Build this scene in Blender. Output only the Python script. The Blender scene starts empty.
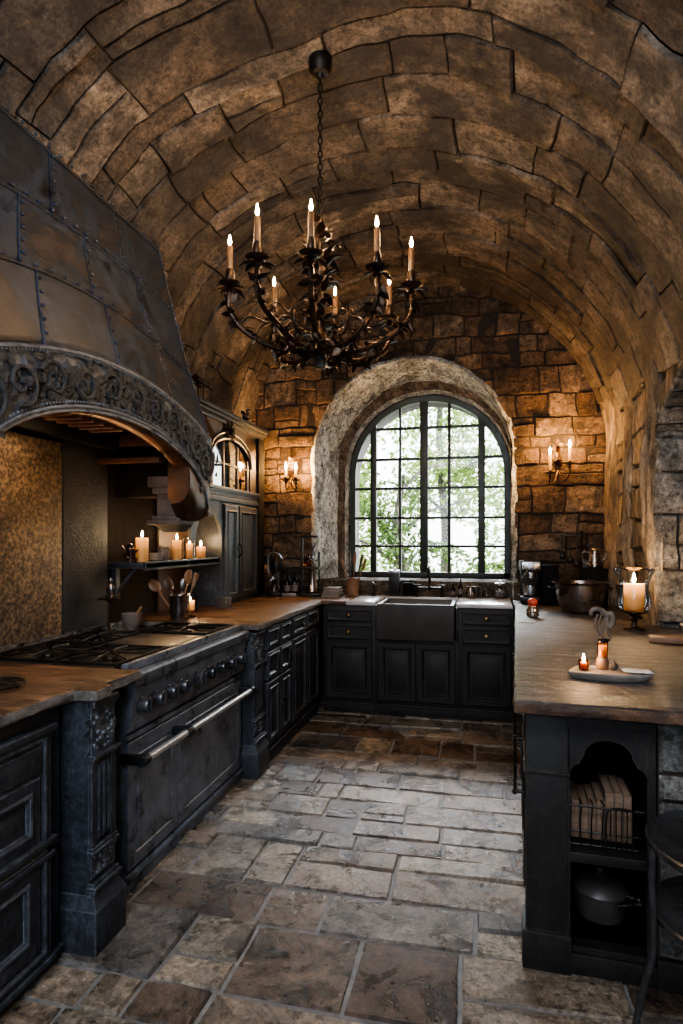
import bpy, bmesh, math, random
from mathutils import Vector, Matrix, noise
R=math.radians; PI=math.pi
col=bpy.context.scene.collection
sc=bpy.context.scene
# ------------------------------------------------------------------ materials
def newmat(name):
    m=bpy.data.materials.new(name); m.use_nodes=True
    nt=m.node_tree; nt.nodes.clear()
    out=nt.nodes.new('ShaderNodeOutputMaterial'); b=nt.nodes.new('ShaderNodeBsdfPrincipled')
    nt.links.new(b.outputs[0],out.inputs[0]); return m,nt,b,out
def N(nt,t,**k):
    n=nt.nodes.new(t)
    for a,v in k.items():
        if a in n.bl_rna.properties: setattr(n,a,v)
        else: n.inputs[a.replace('_',' ')].default_value=v
    return n
def ramp(nt,src,stops):
    r=nt.nodes.new('ShaderNodeValToRGB'); e=r.color_ramp.elements
    while len(e)<len(stops): e.new(.5)
    for i,(p,c) in enumerate(stops): e[i].position=p; e[i].color=(c[0],c[1],c[2],1) if not isinstance(c,(int,float)) else (c,c,c,1)
    nt.links.new(src,r.inputs[0]); return r.outputs[0]
def mixc(nt,a,b,f,mode='MIX'):
    m=nt.nodes.new('ShaderNodeMix'); m.data_type='RGBA'; m.blend_type=mode
    for s,v in ((0,f),(6,a),(7,b)):
        if isinstance(v,(int,float)): m.inputs[s].default_value=v
        elif isinstance(v,tuple): m.inputs[s].default_value=(v[0],v[1],v[2],1)
        else: nt.links.new(v,m.inputs[s])
    return m.outputs[2]
def coord(nt,scale=(1,1,1)):
    t=nt.nodes.new('ShaderNodeTexCoord'); mp=nt.nodes.new('ShaderNodeMapping'); mp.inputs['Scale'].default_value=scale
    nt.links.new(t.outputs['Object'],mp.inputs[0]); return mp.outputs[0]
def noi(nt,vec,scale,detail=6,rough=.6,dist=0):
    n=N(nt,'ShaderNodeTexNoise',Scale=scale,Detail=detail,Roughness=rough,Distortion=dist); nt.links.new(vec,n.inputs['Vector']); return n.outputs[0]
def vor(nt,vec,scale,feature='DISTANCE_TO_EDGE'):
    n=nt.nodes.new('ShaderNodeTexVoronoi'); n.feature=feature; n.inputs['Scale'].default_value=scale; nt.links.new(vec,n.inputs['Vector']); return n.outputs[0]
def math_(nt,op,a,b=0,c=0):
    m=nt.nodes.new('ShaderNodeMath'); m.operation=op
    for i,v in enumerate((a,b,c)):
        if isinstance(v,(int,float)): m.inputs[i].default_value=v
        else: nt.links.new(v,m.inputs[i])
    return m.outputs[0]
def bump(nt,b,h,strength=.5,dist=.02):
    n=N(nt,'ShaderNodeBump',Strength=strength,Distance=dist); nt.links.new(h,n.inputs['Height']); nt.links.new(n.outputs[0],b.inputs['Normal'])
def simple(name,c,rough=.5,metal=0,c2=None,ns=8,bs=.0,bd=.005,scale=(1,1,1),rv=.15,ior=1.5,coat=0):
    m,nt,b,_=newmat(name); v=coord(nt,scale)
    n=noi(nt,v,ns,7,.65,.3)
    c2=c2 or tuple(x*.55 for x in c)
    nt.links.new(ramp(nt,n,[(.32,c2),(.62,c)]),b.inputs['Base Color'])
    nt.links.new(ramp(nt,n,[(.3,max(0,rough-rv)),(.7,min(1,rough+rv))]),b.inputs['Roughness'])
    b.inputs['Metallic'].default_value=metal; b.inputs['IOR'].default_value=ior; b.inputs['Coat Weight'].default_value=coat
    if bs: bump(nt,b,noi(nt,v,ns*4,8,.7),bs,bd)
    return m
def blockstone(name,cols,rough=.85,patch=None,patchpos=(.48,.62),bs=.7,bd=.03,fine=22,stretch=(1,1,1),crack=0,mid=3.0,spec=.5,rv=.1):
    """stone whose base tone comes from a per-block attribute"""
    m,nt,b,_=newmat(name); v=coord(nt,stretch)
    at=nt.nodes.new('ShaderNodeAttribute'); at.attribute_name='tone'
    base=ramp(nt,at.outputs['Fac'],[(i/(len(cols)-1),c) for i,c in enumerate(cols)])
    n1=noi(nt,v,mid,8,.68,.6); n2=noi(nt,v,fine,8,.7)
    c=mixc(nt,base,ramp(nt,n1,[(.34,(.28,.27,.26)),(.46,(.75,.74,.72)),(.56,(1.15,1.13,1.1)),(.68,(1.75,1.7,1.6))]),1.0,'MULTIPLY')
    n4=noi(nt,v,fine*3.1,6,.75)
    c=mixc(nt,c,ramp(nt,n4,[(.38,(.5,.49,.48)),(.5,(1,1,1)),(.62,(1.55,1.55,1.5))]),.8,'MULTIPLY')
    c=mixc(nt,c,ramp(nt,n2,[(.36,(.22,.21,.20)),(.47,(.85,.85,.85)),(.6,(1.25,1.25,1.25)),(.7,(1.7,1.7,1.7))]),.9,'MULTIPLY')
    if patch:
        n3=noi(nt,v,1.25,6,.62,.8)
        c=mixc(nt,c,patch,ramp(nt,n3,[(patchpos[0],0),(patchpos[1],.85)]))
    h=math_(nt,'ADD',math_(nt,'MULTIPLY_ADD',n1,.6,math_(nt,'MULTIPLY',n2,.6)),math_(nt,'MULTIPLY',n4,.22))
    if crack:
        d=N(nt,'ShaderNodeTexNoise',Scale=6.0,Detail=6.0); nt.links.new(v,d.inputs['Vector'])
        vv=mixc(nt,v,d.outputs['Color'],.34,'ADD')
        e=vor(nt,vv,crack); er=ramp(nt,e,[(0,0),(.05,1)])
        h=math_(nt,'MULTIPLY_ADD',er,.35,h); c=mixc(nt,c,ramp(nt,e,[(0,(.25,.24,.23)),(.045,(1,1,1))]),ramp(nt,noi(nt,v,4,4,.6),[(.4,.1),(.55,.9)]),'MULTIPLY')
    nt.links.new(c,b.inputs['Base Color'])
    nt.links.new(ramp(nt,n1,[(.3,max(0,rough-rv)),(.7,min(1,rough+rv))]),b.inputs['Roughness'])
    b.inputs['Specular IOR Level'].default_value=spec
    bump(nt,b,h,bs,bd); return m
M={}
M['vault']=blockstone('vault_stone',[(.105,.080,.062),(.18,.144,.116),(.235,.195,.162),(.33,.28,.235)],patch=(.035,.028,.024),patchpos=(.47,.60),bs=1,bd=.09,mid=2.8,fine=17,rough=.55,spec=.6)
M['backwall']=blockstone('back_wall_stone',[(.095,.058,.034),(.15,.096,.058),(.20,.132,.082),(.25,.18,.12)],patch=(.035,.023,.015),patchpos=(.50,.64),bs=1,bd=.08,mid=4,fine=20)
M['rib']=blockstone('right_wall_stone',[(.10,.075,.05),(.19,.145,.1),(.27,.21,.15),(.34,.27,.2)],bs=1,bd=.05,mid=5,fine=15,stretch=(1.4,1.4,.35))
M['grey']=blockstone('grey_ashlar',[(.08,.08,.077),(.15,.145,.135),(.21,.20,.185),(.11,.115,.12)],bs=1,bd=.03,mid=7,fine=30)
M['reveal']=blockstone('pale_rubble',[(.58,.63,.62),(.74,.79,.77),(.84,.88,.87)],bs=1,bd=.06,mid=5,fine=26,crack=8,stretch=(1,1,.8))
M['revealbrown']=blockstone('brown_rubble',[(.10,.08,.06),(.16,.12,.09),(.2,.16,.12)],bs=1,bd=.03,mid=6,fine=22,crack=9)
M['floor']=blockstone('flagstone',[(.065,.038,.024),(.13,.093,.066),(.19,.145,.108),(.22,.178,.135),(.10,.088,.08),(.26,.215,.16)],rough=.30,bs=.8,bd=.025,mid=4.5,fine=24,spec=.7,rv=.2)
M['grout']=simple('grout',(.20,.19,.18),.85,ns=20,bs=.4,c2=(.10,.095,.09))
M['mortar']=simple('mortar_joint',(.035,.025,.018),.95,ns=20,bs=.4)
M['plaster']=simple('dark_plaster',(.015,.011,.009),.9,ns=5,bs=.6,bd=.02,c2=(.010,.008,.007))  # near-black brown plaster, mottled by noise
# painted cabinets
def paint(name,c,c2,edge=(.10,.12,.15),rough=.42,wear_glint=(.15,.17,.20)):
    m,nt,b,_=newmat(name); v=coord(nt); n=noi(nt,v,3.5,8,.7,.4); g=noi(nt,coord(nt,(8,8,1.1)),12,6,.7)
    cc=ramp(nt,n,[(.3,c2),(.6,c),(.78,edge)])
    cc=mixc(nt,cc,ramp(nt,g,[(.35,(.6,.6,.6)),(.65,(1.25,1.25,1.25))]),.7,'MULTIPLY')
    bv=nt.nodes.new('ShaderNodeBevel'); bv.samples=4; bv.inputs[0].default_value=.009; ge=nt.nodes.new('ShaderNodeNewGeometry')
    dt=nt.nodes.new('ShaderNodeVectorMath'); dt.operation='DOT_PRODUCT'; nt.links.new(bv.outputs[0],dt.inputs[0]); nt.links.new(ge.outputs['Normal'],dt.inputs[1])
    em=ramp(nt,dt.outputs['Value'],[(.86,1),(.985,0)])
    em=math_(nt,'MULTIPLY',em,ramp(nt,noi(nt,v,16,6,.7),[(.38,.15),(.58,1)]))
    cc=mixc(nt,cc,wear_glint,math_(nt,'MULTIPLY',em,.8))  # edge wear and painted edge highlights share this paler tint
    h2=noi(nt,v,40,6,.7)
    cc=mixc(nt,cc,ramp(nt,h2,[(.38,(.55,.55,.55)),(.5,(1,1,1)),(.64,(1.7,1.7,1.7))]),.8,'MULTIPLY')
    nt.links.new(cc,b.inputs['Base Color'])
    nt.links.new(ramp(nt,n,[(.3,rough-.12),(.7,rough+.15)]),b.inputs['Roughness'])
    bump(nt,b,math_(nt,'ADD',g,math_(nt,'MULTIPLY',h2,.6)),.35,.005); return m
M['blue']=paint('worn_blue_black_paint',(.031,.036,.045),(.011,.013,.017),(.070,.080,.098))
M['brownblack']=paint('worn_brown_black_paint',(.013,.0105,.009),(.006,.005,.0045),(.022,.018,.015),.56,(.04,.034,.03))
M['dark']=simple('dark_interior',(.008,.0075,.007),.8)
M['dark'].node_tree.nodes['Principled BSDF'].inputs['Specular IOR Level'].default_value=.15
M['plaster'].node_tree.nodes['Principled BSDF'].inputs['Specular IOR Level'].default_value=0.15
M['top']=None
m,nt,b,_=newmat('worn_slate_worktop'); v=coord(nt,(.8,3.2,1)); v2=coord(nt)
n=noi(nt,v,3.2,9,.7,.7); n2=noi(nt,v2,26,8,.7)
cc=ramp(nt,n,[(.34,(.018,.010,.007)),(.46,(.07,.034,.017)),(.56,(.14,.070,.035)),(.68,(.24,.135,.08))])
cc=mixc(nt,cc,ramp(nt,n2,[(.35,(.6,.6,.6)),(.65,(1.2,1.2,1.2))]),.7,'MULTIPLY')
nt.links.new(cc,b.inputs['Base Color']); nt.links.new(ramp(nt,n,[(.3,.25),(.7,.5)]),b.inputs['Roughness'])
n3=noi(nt,coord(nt,(2.2,11,1)),2.4,8,.75,.9)
cc=mixc(nt,cc,ramp(nt,n3,[(.36,(.28,.26,.25)),(.46,(.9,.9,.9)),(.6,(1.5,1.45,1.4))]),.8,'MULTIPLY'); nt.links.new(cc,b.inputs['Base Color'])
bump(nt,b,math_(nt,'ADD',math_(nt,'MULTIPLY',n,.5),math_(nt,'ADD',math_(nt,'MULTIPLY',n2,.5),n3)),.9,.012); M['top']=m
m,nt,b,_=newmat('grey_slate_worktop'); v=coord(nt,(2.6,.9,1)); v2=coord(nt)
n=noi(nt,v,3.2,9,.7,.7); n2=noi(nt,v2,26,8,.7)
cc=ramp(nt,n,[(.34,(.016,.0145,.0155)),(.46,(.040,.036,.037)),(.56,(.075,.067,.066)),(.68,(.16,.15,.15))])
nt.links.new(cc,b.inputs['Base Color']); nt.links.new(ramp(nt,n,[(.3,.28),(.7,.52)]),b.inputs['Roughness'])
n3=noi(nt,coord(nt,(1.3,9,1)),2.6,9,.75,.9)
cc=mixc(nt,cc,ramp(nt,n3,[(.40,(.16,.15,.15)),(.47,(.7,.7,.7)),(.58,(1.7,1.7,1.7))]),.9,'MULTIPLY'); nt.links.new(cc,b.inputs['Base Color'])
bump(nt,b,math_(nt,'ADD',math_(nt,'MULTIPLY',n,.5),math_(nt,'ADD',math_(nt,'MULTIPLY',n2,.5),n3)),1,.012); M['topgrey']=m
M['topsheen']=simple('polished_stone_window_sheen',(.50,.50,.51),.16,ns=4,bs=.05,c2=(.34,.33,.33),rv=.05)  # pale colour carries the window's white reflection on the stone
M['edge']=simple('rough_worktop_edge',(.20,.18,.16),.8,ns=22,bs=1,bd=.02,c2=(.07,.06,.05))
M['tableiron']=simple('polished_black_iron',(.06,.06,.062),.25,.5,ns=12,c2=(.03,.03,.031))
M['iron']=simple('black_iron',(.03,.026,.022),.42,.7,ns=12,bs=.3,c2=(.012,.010,.009))
M['bronze']=simple('dark_bronze',(.06,.034,.02),.36,.75,ns=10,bs=.4,c2=(.025,.016,.011))
M['bronzebrown']=simple('dark_copper_brown',(.085,.042,.024),.42,.4,ns=7,bs=.3,c2=(.03,.017,.012))
M['steel']=simple('brushed_steel',(.46,.46,.47),.3,1,ns=14,c2=(.22,.22,.23),scale=(1,1,1))
M['rangemetal']=simple('worn_range_enamel',(.19,.215,.26),.34,.25,ns=9,bs=.6,bd=.004,c2=(.032,.038,.05))
M['knob']=simple('worn_knob_metal',(.11,.115,.125),.3,.6,ns=12,c2=(.04,.042,.048))
M['rail']=simple('polished_rail_steel',(.60,.60,.61),.34,.65,ns=3,c2=(.45,.45,.46),rv=.05)
M['rangedark']=simple('dark_range_metal',(.035,.038,.043),.36,.6,ns=7,bs=.2,c2=(.015,.016,.019))
M['griddle']=simple('griddle_plate',(.16,.145,.13),.4,.7,ns=9,c2=(.08,.07,.065))
m,nt,b,_=newmat('patinated_hood_steel'); v=coord(nt); n=noi(nt,v,1.9,8,.65,.8); n2=noi(nt,coord(nt,(1,1,3)),9,8,.7)
cc=ramp(nt,n,[(.36,(.014,.016,.022)),(.45,(.048,.062,.092)),(.52,(.036,.042,.054)),(.60,(.070,.058,.052)),(.67,(.055,.072,.105))])
cc=mixc(nt,cc,ramp(nt,n2,[(.35,(.6,.6,.6)),(.65,(1.3,1.3,1.3))]),.6,'MULTIPLY')
nt.links.new(cc,b.inputs['Base Color']); b.inputs['Metallic'].default_value=.25
nt.links.new(ramp(nt,n2,[(.3,.36),(.7,.6)]),b.inputs['Roughness']); bump(nt,b,n2,.3,.008); M['hood']=m
M['frieze']=simple('carved_grey_stone',(.25,.26,.28),.6,.1,ns=16,bs=.9,bd=.012,c2=(.07,.075,.083))
M['friezedark']=simple('carved_relief_dark',(.07,.07,.074),.5,.2,ns=20,bs=.9,bd=.012,c2=(.012,.012,.013))
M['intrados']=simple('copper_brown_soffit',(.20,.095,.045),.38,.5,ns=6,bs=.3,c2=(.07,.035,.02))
m,nt,b,_=newmat('mottled_copper_panel'); v=coord(nt); n=noi(nt,v,2.2,8,.7,.5); n2=noi(nt,v,46,8,.75,.1)
cc=ramp(nt,n,[(.36,(.07,.055,.042)),(.5,(.17,.125,.085)),(.62,(.27,.205,.14))])
cc=mixc(nt,cc,ramp(nt,n2,[(.42,(.22,.2,.17)),(.5,(.8,.8,.8)),(.6,(1.9,1.8,1.6))]),.95,'MULTIPLY')
nt.links.new(cc,b.inputs['Base Color']); b.inputs['Metallic'].default_value=.35
nt.links.new(ramp(nt,n2,[(.3,.35),(.7,.65)]),b.inputs['Roughness']); bump(nt,b,n2,.6,.01); M['copper']=m
M['corbel']=simple('brown_grey_carved_stone',(.10,.085,.078),.6,0,ns=12,bs=.8,bd=.01,c2=(.04,.034,.03))
M['slate']=simple('dark_slate_panel',(.026,.031,.037),.6,0,ns=14,bs=.8,bd=.012,c2=(.018,.02,.023))
M['wood']=simple('utensil_wood',(.22,.115,.055),.5,ns=5,bs=.2,c2=(.10,.05,.025),scale=(1,1,.3))
M['darkwood']=simple('dark_wood',(.075,.04,.022),.5,ns=5,bs=.3,c2=(.03,.017,.01),scale=(3,3,.5))
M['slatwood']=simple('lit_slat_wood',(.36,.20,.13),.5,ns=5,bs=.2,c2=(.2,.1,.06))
M['window']=simple('green_black_window_paint',(.022,.028,.020),.45,.2,ns=8,c2=(.012,.015,.011))
M['clay']=simple('stoneware',(.17,.14,.12),.6,ns=9,bs=.3,c2=(.08,.065,.055))
M['darkclay']=simple('dark_glazed_stoneware',(.045,.039,.036),.45,ns=9,c2=(.03,.026,.024))
M['paper']=simple('aged_page_edges',(.22,.14,.09),.85,ns=14,bs=.4,c2=(.12,.07,.045),scale=(1,.3,6))
M['cover']=simple('worn_book_cover',(.14,.10,.07),.7,ns=10,c2=(.08,.055,.04))
M['red']=simple('red_lacquer',(.52,.085,.045),.35,ns=5,c2=(.38,.05,.03))
M['brass']=simple('aged_brass',(.42,.27,.12),.35,1,ns=9,c2=(.2,.12,.06))
M['pewter']=simple('hammered_steel',(.30,.26,.235),.27,.95,ns=5,bs=.2,bd=.004,c2=(.12,.095,.08))
M['white']=simple('white_linen',(.62,.60,.56),.85,ns=12,bs=.3,c2=(.5,.48,.45))
M['board']=simple('grey_worn_board',(.24,.21,.185),.55,ns=5,bs=.4,c2=(.07,.055,.045),scale=(.6,4,2))
M['horn']=simple('driftwood',(.24,.19,.15),.6,ns=9,bs=.5,c2=(.05,.04,.032))
M['dirt']=simple('garden_soil',(.12,.14,.06),.9,ns=2,bs=.5,c2=(.05,.07,.03))
M['bounce']=simple('pale_bounce_face',(.80,.80,.76),.8,ns=6,bs=.2,c2=(.6,.6,.57))  # for an added, unseen slab that bounces sun onto the window reveal
M['bark']=simple('tree_bark',(.11,.09,.07),.9,ns=9,bs=1,bd=.03,c2=(.04,.035,.03),scale=(1,1,.3))
def glassmat(name,tint=(1,1,1),amt=.9):
    m,nt,b,out=newmat(name); nt.nodes.remove(b)
    t=N(nt,'ShaderNodeBsdfTransparent'); t.inputs[0].default_value=(*tint,1); g=N(nt,'ShaderNodeBsdfGlossy'); g.inputs['Roughness'].default_value=.04
    fr=N(nt,'ShaderNodeFresnel'); fr.inputs[0].default_value=1.45
    mx=nt.nodes.new('ShaderNodeMixShader'); nt.links.new(math_(nt,'MULTIPLY',fr.outputs[0],amt),mx.inputs[0]); nt.links.new(t.outputs[0],mx.inputs[1]); nt.links.new(g.outputs[0],mx.inputs[2]); nt.links.new(mx.outputs[0],out.inputs[0]); return m
M['glass']=glassmat('clear_glass'); M['amber']=glassmat('amber_glass',(.85,.50,.2)); M['smoke']=glassmat('smoky_bottle_glass',(.35,.36,.33),1.3)
def emis(name,c,s):
    m,nt,b,out=newmat(name); b.inputs['Base Color'].default_value=(*c,1); b.inputs['Emission Color'].default_value=(*c,1); b.inputs['Emission Strength'].default_value=s; return m
M['flame']=emis('candle_flame',(1,.72,.36),160)
m,nt,b,_=newmat('flame_glow_beeswax'); b.inputs['Base Color'].default_value=(.5,.27,.10,1); b.inputs['Roughness'].default_value=.5
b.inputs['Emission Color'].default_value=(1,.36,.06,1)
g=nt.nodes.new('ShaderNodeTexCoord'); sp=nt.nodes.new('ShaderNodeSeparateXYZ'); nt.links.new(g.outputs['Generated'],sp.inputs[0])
nt.links.new(ramp(nt,sp.outputs[2],[(0,.03),(.5,.16),(.85,.8),(1,2.0)]),b.inputs['Emission Strength']); M['wax']=m  # emission rising to the top imitates flame glow in the wax
M['waxdark']=simple('candle_sleeve',(.20,.105,.045),.4,ns=7,c2=(.08,.04,.02))
m,nt,b,_=newmat('sunlit_leaves'); oi=nt.nodes.new('ShaderNodeAttribute'); oi.attribute_name='tone'
cc=ramp(nt,oi.outputs['Fac'],[(0,(.025,.05,.010)),(.5,(.11,.18,.03)),(1,(.32,.42,.10))])
nt.links.new(cc,b.inputs['Base Color']); b.inputs['Roughness'].default_value=.6
tr=N(nt,'ShaderNodeBsdfTranslucent'); nt.links.new(cc,tr.inputs[0]); mx=nt.nodes.new('ShaderNodeMixShader'); mx.inputs[0].default_value=.5
nt.links.new(b.outputs[0],mx.inputs[1]); nt.links.new(tr.outputs[0],mx.inputs[2]); nt.links.new(mx.outputs[0],_.inputs[0]); M['leaf']=m
# ------------------------------------------------------------------ mesh helpers
class G:
    def __init__(s): s.bm=bmesh.new(); s.tone=None
    def tl(s):
        if s.tone is None: s.tone=s.bm.verts.layers.float.new('tone')
        return s.tone
    def box(s,x0,x1,y0,y1,z0,z1,bev=.0):
        x0,x1=sorted((x0,x1)); y0,y1=sorted((y0,y1)); z0,z1=sorted((z0,z1))
        v=[s.bm.verts.new(p) for p in ((x0,y0,z0),(x1,y0,z0),(x1,y1,z0),(x0,y1,z0),(x0,y0,z1),(x1,y0,z1),(x1,y1,z1),(x0,y1,z1))]
        f=[s.bm.faces.new([v[i] for i in q]) for q in ((3,2,1,0),(4,5,6,7),(0,1,5,4),(1,2,6,5),(2,3,7,6),(3,0,4,7))]
        if bev>0:
            bev=min(bev,.45*min(x1-x0,y1-y0,z1-z0))
            ed=set(e for q in f for e in q.edges)
            bmesh.ops.bevel(s.bm,geom=list(ed),offset=bev,segments=2,profile=.6,affect='EDGES')
        return s
    def loft(s,rings,closed=True,cap=True,flip=False):
        vr=[[s.bm.verts.new(p) for p in r] for r in rings]
        n=len(rings[0])
        for a,b in zip(vr,vr[1:]):
            for i in range(n if closed else n-1):
                j=(i+1)%n; q=[a[i],a[j],b[j],b[i]]
                try: s.bm.faces.new(q[::-1] if flip else q)
                except ValueError: pass
        if cap and closed:
            for r,fl in ((vr[0],True),(vr[-1],False)):
                try: s.bm.faces.new(r[::-1] if fl!=flip else r)
                except ValueError: pass
        return s
    def lathe(s,prof,c=(0,0,0),seg=20,sq=(1,1),axis='z',cap=True):
        rings=[]
        for r,z in prof:
            ring=[]
            for i in range(seg):
                a=2*PI*i/seg; x,y=max(r,1e-4)*math.cos(a)*sq[0],max(r,1e-4)*math.sin(a)*sq[1]
                p=(x,y,z) if axis=='z' else ((z,x,y) if axis=='x' else (y,z,x))
                ring.append(Vector(p)+Vector(c))
            rings.append(ring)
        return s.loft(rings,cap=cap)
    def tube(s,pts,r,seg=8,cap=True):
        pts=[Vector(p) for p in pts]; n=len(pts)
        rr=r if isinstance(r,(list,tuple)) else [r]*n
        rings=[]; prev=None
        for i,p in enumerate(pts):
            t=(pts[min(i+1,n-1)]-pts[max(i-1,0)]).normalized()
            if prev is None:
                prev=t.orthogonal().normalized()
            u=(prev-t*prev.dot(t)); u=u.normalized() if u.length>1e-5 else t.orthogonal().normalized(); prev=u; w=t.cross(u)
            rings.append([p+(u*math.cos(2*PI*k/seg)+w*math.sin(2*PI*k/seg))*rr[i] for k in range(seg)])
        return s.loft(rings,cap=cap)
    def ball(s,c,r,seg=12,sq=(1,1,1)):
        rings=[]
        m=max(4,seg//2)
        for j in range(m+1):
            a=-PI/2+PI*j/m; rad=max(math.cos(a),1e-3)*r
            rings.append([Vector(c)+Vector((rad*math.cos(2*PI*k/seg)*sq[0],rad*math.sin(2*PI*k/seg)*sq[1],r*math.sin(a)*sq[2])) for k in range(seg)])
        return s.loft(rings)
    def prism(s,poly,a,b,axis='z'):
        def P(u,v,w): return {'z':(u,v,w),'x':(w,u,v),'y':(u,w,v)}[axis]
        return s.loft([[P(u,v,a) for u,v in poly],[P(u,v,b) for u,v in poly]])
    def leaf(s,p,d,n,L,W,curl=.3):
        """small pointed curved leaf from p in direction d, normal n"""
        d=Vector(d).normalized(); n=Vector(n); n=(n-d*n.dot(d)); n=n.normalized() if n.length>1e-4 else d.orthogonal().normalized(); w=d.cross(n); p=Vector(p)
        prof=[(0,.15),(.25,.8),(.5,1),(.75,.6),(1,.03)]
        rows=[]
        for t,k in prof:
            c=p+d*(L*t)+n*(-curl*L*t*t); rows.append([s.bm.verts.new(c-w*(W*k)+n*.15*W*k),s.bm.verts.new(c-n*.1*W),s.bm.verts.new(c+w*(W*k)+n*.15*W*k)])
        for a,b in zip(rows,rows[1:]):
            s.bm.faces.new([a[0],a[1],b[1],b[0]]); s.bm.faces.new([a[1],a[2],b[2],b[1]])
        return s
def tag(o,label=None,cat=None,group=None,kind=None):
    if label: o['label']=label
    if cat: o['category']=cat
    if group: o['group']=group
    if kind: o['kind']=kind
    return o
def thing(name,label,cat,loc=(0,0,0),rot=0,group=None):
    o=bpy.data.objects.new(name,None); col.objects.link(o); o.location=loc; o.rotation_euler=(0,0,rot); o.empty_display_size=.1
    o['W']=0; del o['W']
    return tag(o,label,cat,group)
def top_of(o):
    while o.parent: o=o.parent
    return o
def obj(name,g,mat,parent=None,local=False,smooth=True,angle=38,label=None,solid=0):
    bm=g.bm
    bmesh.ops.recalc_face_normals(bm,faces=bm.faces) if not getattr(g,'keep',False) else None
    if parent is not None:
        rt=top_of(parent)
        if not local:
            mt=Matrix.Translation(rt.location)@Matrix.Rotation(rt.rotation_euler[2],4,'Z'); bm.transform(mt.inverted())
        loc=(0,0,0)
    else:
        xs=[v.co.x for v in bm.verts]; ys=[v.co.y for v in bm.verts]; z0=min(v.co.z for v in bm.verts)
        loc=((min(xs)+max(xs))/2,(min(ys)+max(ys))/2,z0) if not getattr(g,'origin0',False) else (0,0,0)
        bm.transform(Matrix.Translation(-Vector(loc)))
    me=bpy.data.meshes.new(name); bm.to_mesh(me); bm.free()
    if smooth:
        for p in me.polygons: p.use_smooth=True
        me.set_sharp_from_angle(angle=R(angle))
    if isinstance(mat,(list,tuple)):
        for m_ in mat: me.materials.append(m_)
    else: me.materials.append(mat)
    o=bpy.data.objects.new(name,me); col.objects.link(o); o.location=loc
    if parent is not None: o.parent=parent
    if label: o['label']=label
    if solid:
        md=o.modifiers.new('s','SOLIDIFY'); md.thickness=solid
    return o
def bez(pts,n=12):
    """catmull-rom through pts"""
    P=[Vector(p) for p in pts]; P=[P[0]*2-P[1]]+P+[P[-1]*2-P[-2]]; out=[]
    for i in range(1,len(P)-2):
        for k in range(n):
            t=k/n; a,b,c,d=P[i-1:i+3]
            out.append(.5*((2*b)+(c-a)*t+(2*a-5*b+4*c-d)*t*t+(3*b-a-3*c+d)*t**3))
    out.append(P[-2]); return out
# ------------------------------------------------------------------ stone packing
def pack(u0,u1,v0,v1,hr,wr,rng,split=.18):
    out=[]; v=v0
    while v<v1-1e-6:
        h=rng.uniform(*hr)
        if v+h>v1-hr[0]*.6: h=v1-v
        u=u0-rng.uniform(0,wr[0])
        while u<u1:
            w=rng.uniform(*wr)
            a,b=max(u,u0),min(u+w,u1)
            if b-a>.03:
                if rng.random()<split and h>hr[0]*1.25:
                    k=rng.uniform(.35,.65); out.append((a,b,v,v+h*k)); out.append((a,b,v+h*k,v+h))
                elif rng.random()<split*.6 and b-a>.3:
                    k=a+(b-a)*rng.uniform(.3,.7); out.append((a,k,v,v+h)); out.append((k,b,v,v+h))
                else: out.append((a,b,v,v+h))
            u+=w
        v+=h
    return out
def blocks(g,rects,f,rng,gap=.006,bev=.012,cell=.06,offs=.015,sink=.03,rough=.006,tonef=None,warp=.03,inside=None,push=None):
    tl=g.tl()
    for (a,b,c,d) in rects:
        off=rng.uniform(-offs,offs); tn=rng.random() if tonef is None else tonef(a,b,c,d,rng)
        gg=gap*rng.uniform(.6,1.6); bv=min(bev,(b-a)*.2,(d-c)*.2)
        nu=max(1,int((b-a)/cell)); nv=max(1,int((d-c)/cell))
        us=[a+gg]+[a+gg+bv+(b-a-2*gg-2*bv)*i/nu for i in range(nu+1)]+[b-gg]
        vs=[c+gg]+[c+gg+bv+(d-c-2*gg-2*bv)*i/nv for i in range(nv+1)]+[d-gg]
        vv=[]; ins=[]
        tu,tv=rng.uniform(-.03,.03),rng.uniform(-.03,.03)
        for i,u in enumerate(us):
            row=[]; ri=[]
            for j,v in enumerate(vs):
                ed=i in(0,len(us)-1) or j in(0,len(vs)-1)
                n1=noise.noise(Vector((u*1.1,v*1.1,3.1))); n2=noise.noise(Vector((u*1.1,v*1.1,9.7)))
                n3=noise.noise(Vector((u*7,v*7,1.3))); n4=noise.noise(Vector((u*9,v*9,5.3)))
                uu=u+warp*n1+warp*.25*n3; v_=v+warp*n2+warp*.25*n4
                h=off+rough*n3*1.2+tu*(u-a)/(b-a+.2)*.4+tv*(v-c)/(d-c+.2)*.4
                if ed: h-=sink
                q=False
                if inside: 
                    q=inside(uu,v_)
                    if q: uu,v_=push(uu,v_)
                vt=g.bm.verts.new(f(uu,v_,h)); vt[tl]=tn; row.append(vt); ri.append(q)
            vv.append(row); ins.append(ri)
        for i in range(len(us)-1):
            for j in range(len(vs)-1):
                if inside and ins[i][j] and ins[i+1][j] and ins[i][j+1] and ins[i+1][j+1]: continue
                try: g.bm.faces.new([vv[i][j],vv[i+1][j],vv[i+1][j+1],vv[i][j+1]])
                except ValueError: pass
    return g
def clean(g):
    lo=[v for v in g.bm.verts if not v.link_faces]
    for v in lo: g.bm.verts.remove(v)
# ------------------------------------------------------------------ dimensions
XL,XR,YB,YF=-2.24,1.05,5.60,-1.60
VC,VW,VS,VH=-.57,1.66,2.05,1.74        # vault centre, half width, spring height, rise
def vz(x): return VS+VH*math.sqrt(max(0,1-((x-VC)/VW)**2))
def sp_(v,e): return math.copysign(abs(v)**e,v)
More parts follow.
